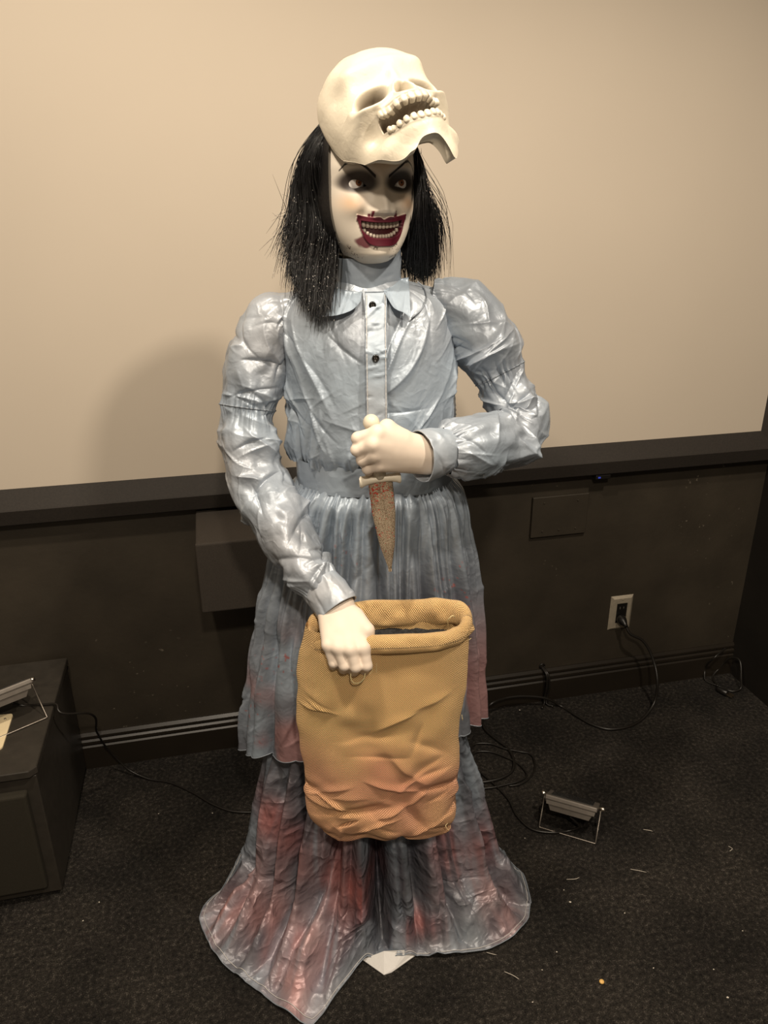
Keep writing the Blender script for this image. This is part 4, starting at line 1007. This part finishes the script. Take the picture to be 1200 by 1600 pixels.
# paint
SK = np.array([.74, .665, .565]); c = np.broadcast_to(SK, V.shape).copy()
front = ct_ > .15
c = mixc(c, np.array([.66, .36, .16]), .60*front*(np.exp(-((x-.046)/.016)**2-((y+.030)/.014)**2)+np.exp(-((x+.046)/.016)**2-((y+.030)/.014)**2)))
c = mixc(c, np.array([.62, .38, .20]), .75*front*np.exp(-(x/.020)**2-((y-.045)/.025)**2))
for s in (-1, 1):
    ey = ((x-s*.0345)/.0300)**2+((y-.002)/np.where(y > .002, .0200, .0165))**2
    c = mixc(c, np.array([.030, .022, .020]), front*sstep(ey, 1.35, .45)*.97)
bl = np.array([.008, .006, .006])
for s in (-1, 1):
    ax_ = np.abs(x)*1.0; on = front & (np.sign(x) == s)
    curve = np.interp(ax_, [.011, .024, .038, .046, .054, .060], [.0110, .0215, .0310, .0325, .0270, .0190])
    wd_ = np.interp(ax_, [.011, .024, .05, .066], [.0022, .0020, .0016, .0008])
    c = mixc(c, bl, on*sstep(np.abs(y-curve), wd_+.0006, wd_-.0004)*(ax_ > .0105)*(ax_ < .060))
LIPC = np.array([.120, .012, .026])
c = mixc(c, LIPC, front*lip)
smear = np.exp(-((x+.026)/.014)**2-((y+.093)/.013)**2)
c = mixc(c, LIPC*1.1, front*sstep(smear+.25*noise(V, 120, 3), .28, .62)*.92)
for xs_, tp in ((-.0225, -.047), (-.0185, -.043), (.0185, -.043), (.0215, -.047)):
    c = mixc(c, LIPC*1.2, front*sstep(np.abs(x-xs_), .0024, .0010)*(y < tp)*(y > -.060)*sstep(noise(V, 260, 6)+.75, .0, .5))
c = mixc(c, np.array([.055, .008, .010]), front*inside)
dots = sstep(noise(V, 420, 8), .50, .60)*sstep(noise(V, 60, 9), -.3, .2)*sstep(y, -.085, -.105)*(y > -.13)
c = mixc(c, np.array([.10, .04, .03]), front*dots*.9)
# open the eyes: almond holes
keep = np.ones(V.shape[:2], bool)
for s in (-1, 1):
    al = np.abs((x-s*.0345)/.0132); lidu = -.0032+.0090*(1-al**2); lidl = -.0030-.0020*(1-al**1.8)
    keep &= ~((al < 1) & (y < lidu+s*0) & (y > lidl) & front)
fq = grid_faces(len(hh_), len(th), True); kf = keep.ravel()[fq].any(1)
head = mesh_obj('head', V.reshape(-1, 3), fq[kf], M['skin'], FIG, colors=c)
# eyes
def sphere(c_, r_, n=28, axis=None):
    t = np.linspace(0, np.pi, n); p_ = np.linspace(0, 2*np.pi, 2*n, endpoint=False); T_, P_ = np.meshgrid(t, p_, indexing='ij')
    return np.asarray(c_)+r_*np.stack([np.sin(T_)*np.cos(P_), np.sin(T_)*np.sin(P_), np.cos(T_)], -1).reshape(n, 2*n, 3), grid_faces(n, 2*n, True)
def disc(c_, n_, r_, bulge, k=20):
    n_ = U3(n_); a_ = U3(np.cross(n_, [0, 0, 1.])); b_ = np.cross(n_, a_); t = np.linspace(0, 2*np.pi, k, endpoint=False)
    Vv = [c_+n_*bulge]; Fc = []
    for j, f_ in enumerate((.5, 1.0)):
        for q in t: Vv.append(c_+r_*f_*(a_*math.cos(q)+b_*math.sin(q))+n_*bulge*(1-f_**2))
    Fc = [(0, 1+i, 1+(i+1) % k) for i in range(k)]+[(1+i, 1+k+i, 1+k+(i+1) % k, 1+(i+1) % k) for i in range(k)]
    return np.array(Vv), Fc
for s in (-1, 1):
    rad_ = .0135; sock = HC+hr*s*.0345+hu*.0010+hn*.0730
    eyc = sock-hn*rad_*.93
    Vs, Fs = sphere(eyc, rad_); mesh_obj('eye', (Vs-FIG.base).reshape(-1, 3), Fs, M['eyewhite'], head)
    gz_ = U3(hn+hr*.10+hu*.12)
    Vs, Fs = disc(eyc+gz_*rad_*.955, gz_, .0050, .0012); mesh_obj('iris', Vs-FIG.base, Fs, M['iris'], head)
    Vs, Fs = disc(eyc+gz_*rad_*1.005, gz_, .0021, .0008); mesh_obj('pupil', Vs-FIG.base, Fs, M['pupil'], head)
# teeth: two rows of small rounded blocks
def teeth_row(nm, ks_, yfun, hgt, dep, up):
    parts = []
    for xx in ks_:
        w_ = (ks_[1]-ks_[0])*.48
        p_ = HC+hr*xx+hu*yfun(xx)*YS+hn*(dep-.25*xx*xx/.034*1.0)
        t = np.linspace(0, 2*np.pi, 10, endpoint=False); rows = []
        for (f_, o_) in ((1.0, -.004), (1.0, .000), (.82, .0018), (.25, .0024)):
            rows.append(np.stack([p_+hr*w_*f_*np.sign(np.cos(q))*abs(np.cos(q))**.6+hu*hgt/2*f_*np.sign(np.sin(q))*abs(np.sin(q))**.6+hn*o_ for q in t]))
        parts.append((np.concatenate(rows), [tuple(q) for q in grid_faces(4, 10, True)]+[tuple(range(30, 40))]))
    Vv, Fc = join(parts); mesh_obj(nm, Vv-FIG.base, Fc, M['tooth'], head)
teeth_row('upper_teeth', np.linspace(-.0275, .0275, 10), lambda q: -.0672+.0035*(q/.03)**2, .0105, .0825, 1)
teeth_row('lower_teeth', np.linspace(-.0265, .0265, 12), lambda q: -.0855+.0160*(abs(q)/.031)**3.0, .0062, .0825, -1)
# ear, half hidden by hair
def ear(s):
    c0 = HC+hr*s*.0765+hu*(-.012)-hn*.005
    t = np.linspace(0, 2*np.pi, 40); pth = np.stack([c0+hn*(-.013*np.cos(q))*1.0+hu*(.028*np.sin(q)+.004*np.cos(q))+hr*s*(.004+.004*np.cos(q)) for q in t])
    Vt, Ft = tube_mesh(pth, .0042, 8, False); Vd, Fd = disc(c0, hr*s, .014, .002); Vd = c0+(Vd-c0)*np.array([1, 1, 1.7])
    Vv, Fc = join([(Vt.reshape(-1, 3), Ft), (Vd, Fd)]); mesh_obj('ear', Vv-FIG.base, Fc, M['handskin'], head)
ear(-1); ear(1)

# ------------------------------------------------------------------ wig
rg = np.random.default_rng(77)
strands = []
def add_strands(n, roots, mids, ends, jit, rad):
    for _ in range(n):
        u = rg.uniform(); v = rg.uniform()
        def pick(tab):
            q = sinterp(np.array([u]), np.linspace(0, 1, len(tab)), np.array(tab))[0]; return q
        a_ = pick(roots); b_ = pick(mids[0]); c2 = pick(mids[1]); e_ = pick(ends)
        off = rg.normal(0, 1, 3)*jit
        a2 = a_+off*.25; b2 = b_+off*.6; c3 = c2+off*.9
        e2 = e_+off*1.3+np.array([0, 0, abs(rg.normal(0, .030))+.022*max(0, math.sin(u*23+off[1]*90))])
        strands.append((spline([a2, b2, c3, (c3*.45+e2*.55)+rg.normal(0, .003, 3), e2], 13), rad*rg.uniform(.7, 1.3)))
hs = lambda t_, h_, k=1.06: HC+hr*math.sin(t_)*.0765*k*np.interp(h_, [0, .06, .1, .118], [1, .95, .6, .2])+hn*math.cos(t_)*.09*k*np.interp(h_, [0, .06, .1, .118], [1, .93, .6, .2])+hu*h_
# left fall, over the shoulder
add_strands(2300, [hs(-1.15, .10), hs(-1.5, .105), hs(-2.0, .10)],
            [[hs(-1.40, .035, 1.08), hs(-1.7, .03, 1.13), hs(-2.2, .03, 1.14)], [P(518, 350, 1.315), P(494, 350, 1.32), P(469, 350, 1.345)]],
            [P(504, 512, 1.232), P(486, 492, 1.250), P(460, 455, 1.30)], np.array([.008, .012, .004]), .00062)
add_strands(420, [hs(-1.5, .10), hs(-2.0, .09)], [[hs(-1.7, .03, 1.25), hs(-2.1, .02, 1.25)], [P(474, 345, 1.32), P(462, 350, 1.34)]], [P(466, 440, 1.30), P(452, 415, 1.33)], np.array([.012, .012, .01]), .0005)
# right fall, behind the shoulder
add_strands(1700, [hs(1.0, .10), hs(1.5, .105), hs(2.0, .10)],
            [[hs(1.20, .03, 1.05), hs(1.5, .03, 1.12), hs(2.0, .03, 1.12)], [P(644, 345, 1.33), P(657, 345, 1.36), P(672, 345, 1.39)]],
            [P(640, 432, 1.39), P(655, 448, 1.40), P(672, 446, 1.41)], np.array([.008, .012, .004]), .00062)
add_strands(60, [hs(1.3, .10), hs(1.8, .09)], [[hs(1.5, .03, 1.2), hs(1.9, .02, 1.2)], [P(676, 320, 1.37), P(686, 350, 1.39)]], [P(676, 420, 1.39), P(684, 450, 1.40)], np.array([.012, .012, .01]), .0004)
# back curtain
add_strands(700, [hs(2.0, .09), hs(3.14, .09), hs(4.28, .09)], [[hs(2.0, .02, 1.2), hs(3.14, .02, 1.12), hs(4.28, .02, 1.2)], [HC+np.array([.07, .07, -.08]), HC+np.array([0, .11, -.08]), HC+np.array([-.09, .07, -.08])]],
            [HC+np.array([.09, .085, -.17]), HC+np.array([0, .12, -.19]), HC+np.array([-.10, .085, -.19])], np.array([.008, .01, .004]), .0007)
# fringe just under the mask
add_strands(160, [hs(.35, .100, 1.03), hs(.9, .10, 1.03)], [[hs(.40, .075, 1.05), hs(1.0, .07, 1.05)], [hs(.55, .062, 1.05), hs(1.15, .045, 1.06)]], [hs(.70, .052, 1.05), hs(1.25, .02, 1.06)], np.array([.003, .003, .002]), .0006)
npt = 13; NS = len(strands)
PT = np.array([s[0] for s in strands]); RD = np.array([s[1] for s in strands])[:, None]*np.array([1.0]*9+[.9, .8, .6, .25])[None]
Tn = np.gradient(PT, axis=1); Tn /= np.linalg.norm(Tn, axis=-1, keepdims=True)+1e-9
N1 = np.cross(Tn, np.array([.3, 1, .1])); N1 /= np.linalg.norm(N1, axis=-1, keepdims=True); N2 = np.cross(Tn, N1)
rings = np.stack([PT+RD[..., None]*(math.cos(q)*N1+math.sin(q)*N2) for q in (0, 2*math.pi/3, 4*math.pi/3)], 2)
idx = np.arange(NS*npt*3).reshape(NS, npt, 3)
fq = np.stack([idx[:, :-1], np.roll(idx, -1, 2)[:, :-1], np.roll(idx, -1, 2)[:, 1:], idx[:, 1:]], -1).reshape(-1, 4)
hair = mesh_obj('hair', rings.reshape(-1, 3), fq, M['hair'], FIG)
# pale tinsel-like slivers imitate strand glints, mostly near the ends of the left fall
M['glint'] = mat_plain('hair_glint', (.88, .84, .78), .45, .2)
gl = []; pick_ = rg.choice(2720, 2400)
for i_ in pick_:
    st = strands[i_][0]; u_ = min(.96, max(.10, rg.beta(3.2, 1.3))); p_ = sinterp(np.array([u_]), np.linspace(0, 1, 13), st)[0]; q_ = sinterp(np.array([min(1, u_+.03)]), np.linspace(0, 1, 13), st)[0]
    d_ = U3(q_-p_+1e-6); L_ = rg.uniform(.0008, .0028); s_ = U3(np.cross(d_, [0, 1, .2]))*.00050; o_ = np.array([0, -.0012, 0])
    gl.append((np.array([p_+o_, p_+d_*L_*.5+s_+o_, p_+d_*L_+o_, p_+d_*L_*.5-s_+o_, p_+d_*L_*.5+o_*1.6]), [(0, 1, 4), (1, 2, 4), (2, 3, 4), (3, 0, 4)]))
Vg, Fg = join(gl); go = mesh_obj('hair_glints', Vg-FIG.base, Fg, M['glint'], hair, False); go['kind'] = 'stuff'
# scalp cap under the strands
th2 = np.linspace(1.05, 2*np.pi-1.05, 80); h2 = np.linspace(.124, -.10, 50); TH2, H2 = np.meshgrid(th2, h2)
k2 = 1.07; a2 = sinterp(np.minimum(H2, .117), ht, ha)*k2+.002; b2 = np.where(np.cos(TH2) > 0, sinterp(np.minimum(H2, .117), ht, hf), sinterp(np.minimum(H2, .117), ht, hb))*k2+.002
V = HC+hr*(a2*np.sin(TH2))[..., None]+hn*(b2*np.cos(TH2))[..., None]+hu*H2[..., None]
mesh_obj('wig_cap', (V-FIG.base).reshape(-1, 3), grid_faces(50, 80), M['hair'], hair)

# ------------------------------------------------------------------ skull mask tipped up on the head
g_, f_ = math.radians(11), math.radians(43)
fh = np.array([math.sin(g_), -math.cos(g_), 0]); mr = np.array([math.cos(g_), math.sin(g_), 0])
mn = math.cos(f_)*fh+math.sin(f_)*hu; mu = math.cos(f_)*hu-math.sin(f_)*fh
rl = math.radians(17); mr, mu = math.cos(rl)*mr+math.sin(rl)*mu, math.cos(rl)*mu-math.sin(rl)*mr
MC = P(602, 203, 1.285)
MK = Frame('skull_mask', MC); tag(MK.obj, 'cream plastic skull mask tipped up on top of the figure\'s head', 'mask')
mt = [-.152, -.140, -.118, -.100, -.080, -.055, -.030, .0, .030, .060, .085, .103, .112]
ma = [.052, .058, .0640, .070, .0770, .083, .0885, .0925, .0935, .0880, .0720, .0450, .006]
mf = [.088, .092, .0940, .0940, .0945, .0955, .0950, .0920, .0930, .0860, .0690, .0440, .006]
nth, nhh = 330, 310
THm, TMm = np.meshgrid(np.linspace(-1, 1, nth), np.linspace(0, 1, nhh)); THm = THm*(1.30+.42*np.sin(np.clip(TMm/.42, 0, 1)*math.pi/2))
ybot = -.136+.018*np.exp(-(THm/.32)**4)-.013*np.exp(-((THm-.52)/.22)**2)+.010*np.exp(-((THm+.52)/.24)**2)+.062*sstep(np.abs(THm), .55, 1.45)
Hm = ybot+(.112-ybot)*TMm
aa = sinterp(Hm, mt, ma); bf = sinterp(Hm, mt, mf)
st_, ct_ = np.sin(THm), np.cos(THm)
x = aa*np.sign(st_)*np.abs(st_)**.92; zN = np.where(ct_ > 0, bf*np.abs(ct_)**.92, -.050*np.abs(ct_)); y = Hm
def muzzle(x, y): return .113-.048*np.abs(x/.046)**2.8-.024*((y+.072)/.05)**2
mz_ = muzzle(x, y); wm = np.exp(-np.maximum(np.abs(x)-.046, 0)**2/.010**2); k_m = .008
hm_ = np.clip(.5+.5*(mz_-zN)/k_m, 0, 1); zN = zN+((zN*(1-hm_)+mz_*hm_+k_m*hm_*(1-hm_))-zN)*wm
d = np.zeros_like(x); rec = np.zeros_like(x)
for s in (-1, 1):
    e_ = np.sqrt(((x-s*.0430)/.0255)**2+((y+.017+.05*(s*x-.043))/.0175)**2)
    d -= .024*sstep(e_, 1.08, .45); rec = np.maximum(rec, sstep(e_, 1.02, .62))
    d += .0030*np.exp(-((e_-1.22)/.18)**2)*(y < -.015)
    d -= .0075*np.exp(-((x-s*.036)/.024)**2-((y-.010)/.014)**2)
    d += .0085*np.exp(-((x-s*.062)/.016)**2-((y+.036)/.011)**2)            # cheekbone
    d -= .0170*np.exp(-((x-s*.058)/.014)**2-((y+.064)/.018)**2)            # hollow below it
    d -= .0080*np.exp(-((x-s*.078)/.012)**2-((y-.030)/.022)**2)            # temple
    d += .0050*np.exp(-((x-s*.060)/.018)**2-((y-.040)/.012)**2)
    d += .0060*np.exp(-((x-s*.060)/.014)**2-((y+.100)/.014)**2)            # jaw corner
d += .0045*np.exp(-((y-.034)/.010)**2-(x/.05)**2)                        # brow
d += .0060*np.exp(-(x/.008)**2-((y-.006)/.014)**2)                       # nose bridge
na = np.sqrt((x/(.0095+.0045*np.clip((-.018-y)/.02, -.8, 1)))**2+((y+.029)/.0150)**2)
d -= .020*sstep(na, 1.15, .6); rec = np.maximum(rec, sstep(na, 1.05, .5)); d += .0025*np.exp(-((na-1.3)/.2)**2)
arc = (x/.046)**2
yu, yl = -.0655+.010*arc, -.0905+.016*arc
d += .0030*np.exp(-((y+.056-.01*arc)/.010)**2)*sstep(np.abs(x), .052, .040)
d += .0030*np.exp(-((y+.102)/.012)**2)*sstep(np.abs(x), .052, .035)
gap = sstep(np.abs(x), .050, .043)*sstep(yu-y, -.001, .0015)*sstep(y-yl, -.001, .0015)
d -= .024*gap; rec = np.maximum(rec, gap)
d += .0050*np.exp(-(x/.018)**2-((y+.122)/.012)**2)
d += .0012*noise(np.stack([x, y, zN], -1), 45, 2)
def mpt(x, y, z): return MC+mr*x[..., None]+mu*y[..., None]+mn*z[..., None]
# displacement outward: along the normal of the base form
Vb_ = np.stack([x, y, zN], -1); Nm = grid_normals(Vb_); sg = np.sign((Nm*np.stack([x, y*0.3, zN+.02], -1)).sum(-1)); Nm = Nm*sg[..., None]
Nm = Nm*.45+np.array([0, 0, .55]); Nm /= np.linalg.norm(Nm, axis=-1, keepdims=True)
Vb_ = Vb_*.98; VL = Vb_+Nm*d[..., None]
eb_ = (1-sstep(TMm, .0, .12))[..., None]; inner = Vb_*(np.array([.95, .97, .93])-eb_*np.array([.10, .0, .10]))-np.array([0, 0, .006])+Nm*np.minimum(d, 0)[..., None]+eb_*np.array([0, .006, 0])
outer_w = mpt(VL[..., 0], VL[..., 1], VL[..., 2]); inner_w = mpt(inner[..., 0], inner[..., 1], inner[..., 2])
n = nth*nhh; fo = grid_faces(nhh, nth); li_ = np.arange(n).reshape(nhh, nth)
loop = np.concatenate([li_[0, :-1], li_[:-1, -1], li_[-1, :0:-1], li_[:0:-1, 0]])
# underside flange: the cut edge turns inward before meeting the inner wall
side = np.stack([loop, loop+n, np.roll(loop, -1)+n, np.roll(loop, -1)], -1)
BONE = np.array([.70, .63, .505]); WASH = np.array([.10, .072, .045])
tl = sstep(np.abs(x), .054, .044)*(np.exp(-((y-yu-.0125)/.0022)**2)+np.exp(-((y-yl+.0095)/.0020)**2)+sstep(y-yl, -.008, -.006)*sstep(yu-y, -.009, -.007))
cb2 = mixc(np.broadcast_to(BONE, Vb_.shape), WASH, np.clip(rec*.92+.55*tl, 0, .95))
M['bonep'] = mat_painted('cream_skull_plastic', .42, .45, 0, [(110, .0006, 3.0)])
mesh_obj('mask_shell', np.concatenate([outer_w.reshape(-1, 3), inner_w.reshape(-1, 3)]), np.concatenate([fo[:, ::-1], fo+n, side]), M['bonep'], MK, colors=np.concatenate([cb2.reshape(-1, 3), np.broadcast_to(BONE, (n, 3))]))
# teeth, one by one
def tooth(xx, yy, w_, h_, zoff):
    aa_ = float(sinterp(np.array(yy), mt, ma)); bf_ = float(sinterp(np.array(yy), mt, mf)); sN = min(.97, abs(xx)/aa_)**(1/.92); cN = math.sqrt(1-sN*sN); z_ = bf_*cN**.92
    z_ = max(z_, float(muzzle(xx, yy))); nrm_ = np.array([np.sign(xx)*2.8*.048*abs(xx)**1.8/.046**2.8, 0, 1.0]); nrm_ /= np.linalg.norm(nrm_); tn_ = np.array([nrm_[2], 0, -nrm_[0]])
    p_ = np.array([xx, yy, z_])+nrm_*zoff; t = np.linspace(0, 2*np.pi, 14, endpoint=False); rows = []
    for (k_, o_) in ((1.0, -.007), (1.02, -.001), (.93, .0016), (.70, .0026), (.2, .0030)):
        rows += [p_+tn_*w_/2*k_*np.sign(np.cos(q))*abs(np.cos(q))**.7+np.array([0, 1, 0])*h_/2*k_*np.sign(np.sin(q))*abs(np.sin(q))**.7+nrm_*o_ for q in t]
    R_ = np.array(rows)*.98; Vw = mpt(R_[:, 0], R_[:, 1], R_[:, 2])
    mesh_obj('tooth', Vw, [tuple(q) for q in grid_faces(5, 14, True)]+[tuple(range(56, 70))], M['bone'], MK)
for i in range(12):
    u = (i-5.5)/5.5; xx = .044*math.sin(u*1.25)/math.sin(1.25); ar = (xx/.046)**2
    tooth(xx, -.0600+.008*ar, .0100-.0012*abs(u), .0140-.003*abs(u), .0012)
    xx = .042*math.sin(u*1.25)/math.sin(1.25); ar = (xx/.046)**2
    tooth(xx, -.0930+.016*ar, .0092-.0012*abs(u), .0125-.003*abs(u), .0010)

# ------------------------------------------------------------------ dagger
pm, gd, tp_ = P(580, 660, 1.136), P(594, 750, 1.136), P(610, 893, 1.120)
KN = Frame('dagger', gd); tag(KN.obj, 'toy dagger with blood-spattered blade held point down in the fist', 'dagger')
ax_k = U3(tp_-gd); sd_k = U3(np.array([1, .12, 0])-ax_k*np.dot([1, .12, 0], ax_k)); nk = np.cross(ax_k, sd_k); nk = nk if nk[1] < 0 else -nk
Lb = float(np.linalg.norm(tp_-gd)); rows = []; 
for t in np.linspace(0, 1, 40):
    w_ = np.interp(t, [0, .05, .35, .7, .92, 1], [.0195, .0195, .0190, .0125, .0042, .0003]); th_ = .0052*min(1, (1-t)*4+.02)
    c_ = gd+ax_k*Lb*t
    rows.append([c_-sd_k*w_, c_-sd_k*w_*.92+nk*.0010, c_-sd_k*.0030+nk*th_, c_-sd_k*.0012+nk*th_*.7, c_+sd_k*.0012+nk*th_*.7, c_+sd_k*.0030+nk*th_, c_+sd_k*w_*.92+nk*.0010, c_+sd_k*w_, c_+sd_k*.0030-nk*th_, c_-sd_k*.0030-nk*th_])
Vv = np.array(rows); mesh_obj('blade', Vv.reshape(-1, 3), grid_faces(40, 10, True), M['blade'], KN, False)
# guard: bowed bar with flared ends
rows = []
for t in np.linspace(-1, 1, 31):
    c_ = gd+sd_k*.033*t-ax_k*(.003-.0035*abs(t)**3); hx = .0072+.0035*abs(t)**4-.004*(abs(t) > .99); dp = .0095-.0025*t*t
    rows.append([c_+ax_k*hx*math.cos(q)*1.0+nk*dp*math.sin(q) for q in np.linspace(0, 2*np.pi, 16, endpoint=False)])
Vv = np.array(rows); mesh_obj('guard', Vv.reshape(-1, 3), [tuple(q) for q in grid_faces(31, 16, True)]+[tuple(range(16)), tuple(range(480, 496))], M['bone'], KN)
Vt, Ft = tube_mesh([gd-ax_k*.004, gd+(pm-gd)*.3, gd+(pm-gd)*.6, pm+(gd-pm)*.12], [.0105, .0115, .0115, .0100], 16); mesh_obj('grip', Vt, Ft, M['bone'], KN)
Vs, Fs = sphere(pm, .0128, 20); mesh_obj('pommel', Vs.reshape(-1, 3), Fs, M['bone'], KN)

# ------------------------------------------------------------------ burlap sack
BG = Frame('burlap_sack', P(600, 1296, 1.10)); tag(BG.obj, 'tan burlap sack with rolled rim and reddish stained bottom held in the hand', 'sack')
rows_px = [(1304, 560, 672), (1301, 528, 686), (1288, 503, 697), (1262, 489, 706), (1215, 479, 712), (1150, 470, 719), (1085, 464, 726), (1035, 465, 732), (1000, 472, 735), (978, 480, 738)]
bz_ = np.array([P(600, y, 1.105)[2] for y, a_, b_ in rows_px]); bxl = np.array([P(a_, y, 1.12)[0] for y, a_, b_ in rows_px]); bxr = np.array([P(b_, y, 1.12)[0] for y, a_, b_ in rows_px])
bhd = np.array([.006, .016, .029, .037, .041, .043, .042, .041, .040, .039]); bcy = np.array([1.106, 1.106, 1.106, 1.106, 1.108, 1.110, 1.111, 1.112, 1.112, 1.112])
nu, nv = 460, 330
PH, ZZ = np.meshgrid(np.linspace(0, 2*np.pi, nu, endpoint=False), np.linspace(bz_[0], bz_[-1], nv))
tb = sinterp(ZZ, bz_, np.stack([(bxl+bxr)/2, (bxr-bxl)/2, bhd, bcy], -1))
cph, sph = np.cos(PH), np.sin(PH)
V = np.stack([tb[..., 0]+tb[..., 1]*np.sign(cph)*np.abs(cph)**.85, tb[..., 3]+tb[..., 2]*np.sign(sph)*np.abs(sph)**.85, ZZ], -1)
Xf = V[..., 0]; SS = np.where(sph < 0, Xf, .34-Xf)
h = .0055*noise(V, 13, 5)+.0030*noise(V, 30, 6)
h += creases(SS, ZZ, 45, rng, lambda s, t: rng.uniform(-.6, .6), .4, .055, .010, .0052, sharp=1.8)
h += creases(SS, ZZ, 26, rng, lambda s, t: rng.uniform(-.3, .5), .5, .05, .009, .0060, region=(-.14, .14, bz_[0], bz_[0]+.13), sharp=1.8)
q = P(645, 1275, 1.07); h += .010*np.exp(-((Xf-q[0])*(.9)+(ZZ-q[2])*.4)**2/.012**2)*np.exp(-((ZZ-q[2])/.04)**2)*-1
q = P(570, 1265, 1.07); h += -.010*np.exp(-((ZZ-q[2]-.15*(Xf-q[0]))/.010)**2-((Xf-q[0])/.05)**2)
h += .006*np.exp(-((ZZ-bz_[0]-.055)/.03)**2)
h *= sstep(ZZ, bz_[0]-.002, bz_[0]+.02)
Nn = np.stack([cph/tb[..., 1], sph/tb[..., 2], 0*PH], -1); Nn /= np.linalg.norm(Nn, axis=-1, keepdims=True)
V = V+Nn*h[..., None]
V[..., 2] += sstep(ZZ, bz_[0]+.05, bz_[0])*(.010*noise(np.stack([Xf, ZZ*0, ZZ*0], -1), 26, 3)+.010*np.exp(-((Xf-P(626, 1297, 1.1)[0])/.008)**2))
MUST = np.array([.86, .58, .275]); SAL = np.array([.82, .39, .265])
stz = sstep(ZZ+.03*noise(V, 12, 9), P(600, 1120, 1.09)[2], P(600, 1215, 1.09)[2])
cc = mixc(np.broadcast_to(MUST, V.shape), SAL, .9*stz*(.75+.5*noise(V, 18, 4)))
Vi = V-Nn*.003
VV = np.concatenate([V, Vi[::-1]], 0); uvb = np.stack([SS, ZZ], -1)
f1_ = grid_faces(nv, nu, True); 
Vi = Vi[::3, ::4]; VVa = np.concatenate([V.reshape(-1, 3), Vi.reshape(-1, 3)]); nA = nu*nv; f2_ = grid_faces(Vi.shape[0], Vi.shape[1], True)
bot = np.stack([np.arange(nu), np.roll(np.arange(nu), -1), (nu-1-np.roll(np.arange(nu), -1)) % nu, (nu-1-np.arange(nu)) % nu], -1)[:nu//2-1]
mesh_obj('sack_body', VVa, np.concatenate([f1_, f2_[:, ::-1]+nA, bot]), M['burlap'], BG, colors=np.concatenate([cc.reshape(-1, 3), cc[::3, ::4].reshape(-1, 3)]), uv=np.concatenate([uvb.reshape(-1, 2), uvb[::3, ::4].reshape(-1, 2)]))
# rolled rim
k, n = 300, 40
t = np.linspace(0, 2*np.pi, k, endpoint=False)
rcx = (P(486, 985, 1.12)[0]+P(728, 962, 1.12)[0])/2; rhw = (P(728, 962, 1.12)[0]-P(486, 985, 1.12)[0])/2
zl_, zr_ = P(484, 992, 1.115)[2], P(728, 968, 1.125)[2]
rx_ = rcx+rhw*np.sign(np.cos(t))*np.abs(np.cos(t))**.82; ry_ = 1.113+.042*np.sign(np.sin(t))*np.abs(np.sin(t))**.82
rz_ = (zl_+zr_)/2+(zr_-zl_)/2*np.cos(t)+.010*np.clip(np.sin(t), 0, 1)-.006*np.clip(-np.sin(t), 0, 1)+.004*np.sin(3*t+.5)
path = np.stack([rx_, ry_, rz_], -1); pc = np.concatenate([path[-3:], path, path[:3]])
Tg = (np.roll(path, -1, 0)-np.roll(path, 1, 0)); Tg /= np.linalg.norm(Tg, axis=1, keepdims=True)
No = np.cross(Tg, [0, 0, 1.]); No /= np.linalg.norm(No, axis=1, keepdims=True); Bo = np.cross(No, Tg); Bo = Bo*np.sign(Bo[:, 2:3])
a_ = np.linspace(0, 2*np.pi, n, endpoint=False)
back = np.clip(np.sin(t), 0, 1)**.7
rv = .0165+.010*back; rw = .0105+.001*back
hb_ = .003*noise(np.stack([np.cos(t)*4, np.sin(t)*4, t*0], -1), 1, 8)
V = path[:, None]+(np.cos(a_)[None, :, None]*No[:, None]*(rw+hb_)[:, None, None]+np.sin(a_)[None, :, None]*Bo[:, None]*(rv+hb_)[:, None, None])
V = V+(.0060*noise(V, 22, 4)+.003*noise(V, 50, 6))[..., None]*np.array([0, -1, .6])
ar_ = np.r_[0, np.cumsum(np.linalg.norm(np.diff(path, axis=0), axis=1))]
uvr = np.stack(np.broadcast_arrays(ar_[:, None], a_[None]*.016), -1)
mesh_obj('rolled_rim', V.reshape(-1, 3), grid_faces(k, n, True, True), M['burlap'], BG, colors=np.broadcast_to(MUST*1.04, V.shape), uv=uvr)
# dark filling seen through the opening
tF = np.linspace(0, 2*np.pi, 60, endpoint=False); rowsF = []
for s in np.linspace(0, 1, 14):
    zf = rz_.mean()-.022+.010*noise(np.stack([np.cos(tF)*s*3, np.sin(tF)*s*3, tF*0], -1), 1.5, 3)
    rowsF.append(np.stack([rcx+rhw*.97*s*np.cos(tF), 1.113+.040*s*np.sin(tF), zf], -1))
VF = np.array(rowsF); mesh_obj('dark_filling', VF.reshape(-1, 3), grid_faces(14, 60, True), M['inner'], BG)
# frayed threads
def thr(pts, r=.0007): Vt, Ft = tube_mesh(spline(pts, 24), r, 5); mesh_obj('loose_thread', Vt, Ft, M['thread'], BG)
thr([P(549, 1049, 1.060), P(548, 1058, 1.058), P(553, 1067, 1.058), P(561, 1067, 1.058), P(568, 1061, 1.058), P(571, 1050, 1.060)], .0010)
thr([P(700, 978, 1.095), P(702, 966, 1.085), P(707, 962, 1.085), P(711, 965, 1.09)], .0007)
for (x, y) in ((583, 1030), (580, 1040), (588, 1035), (470, 1025), (737, 1000), (466, 1100), (722, 1120), (700, 1290), (625, 1300)):
    p_ = P(x, y, 1.075 if 480 < x < 720 else 1.11); thr([p_+[0, .006, 0], p_+rng.normal(0, .003, 3), p_+rng.normal(0, .006, 3)+[0, -.004, -.004]], .0005)
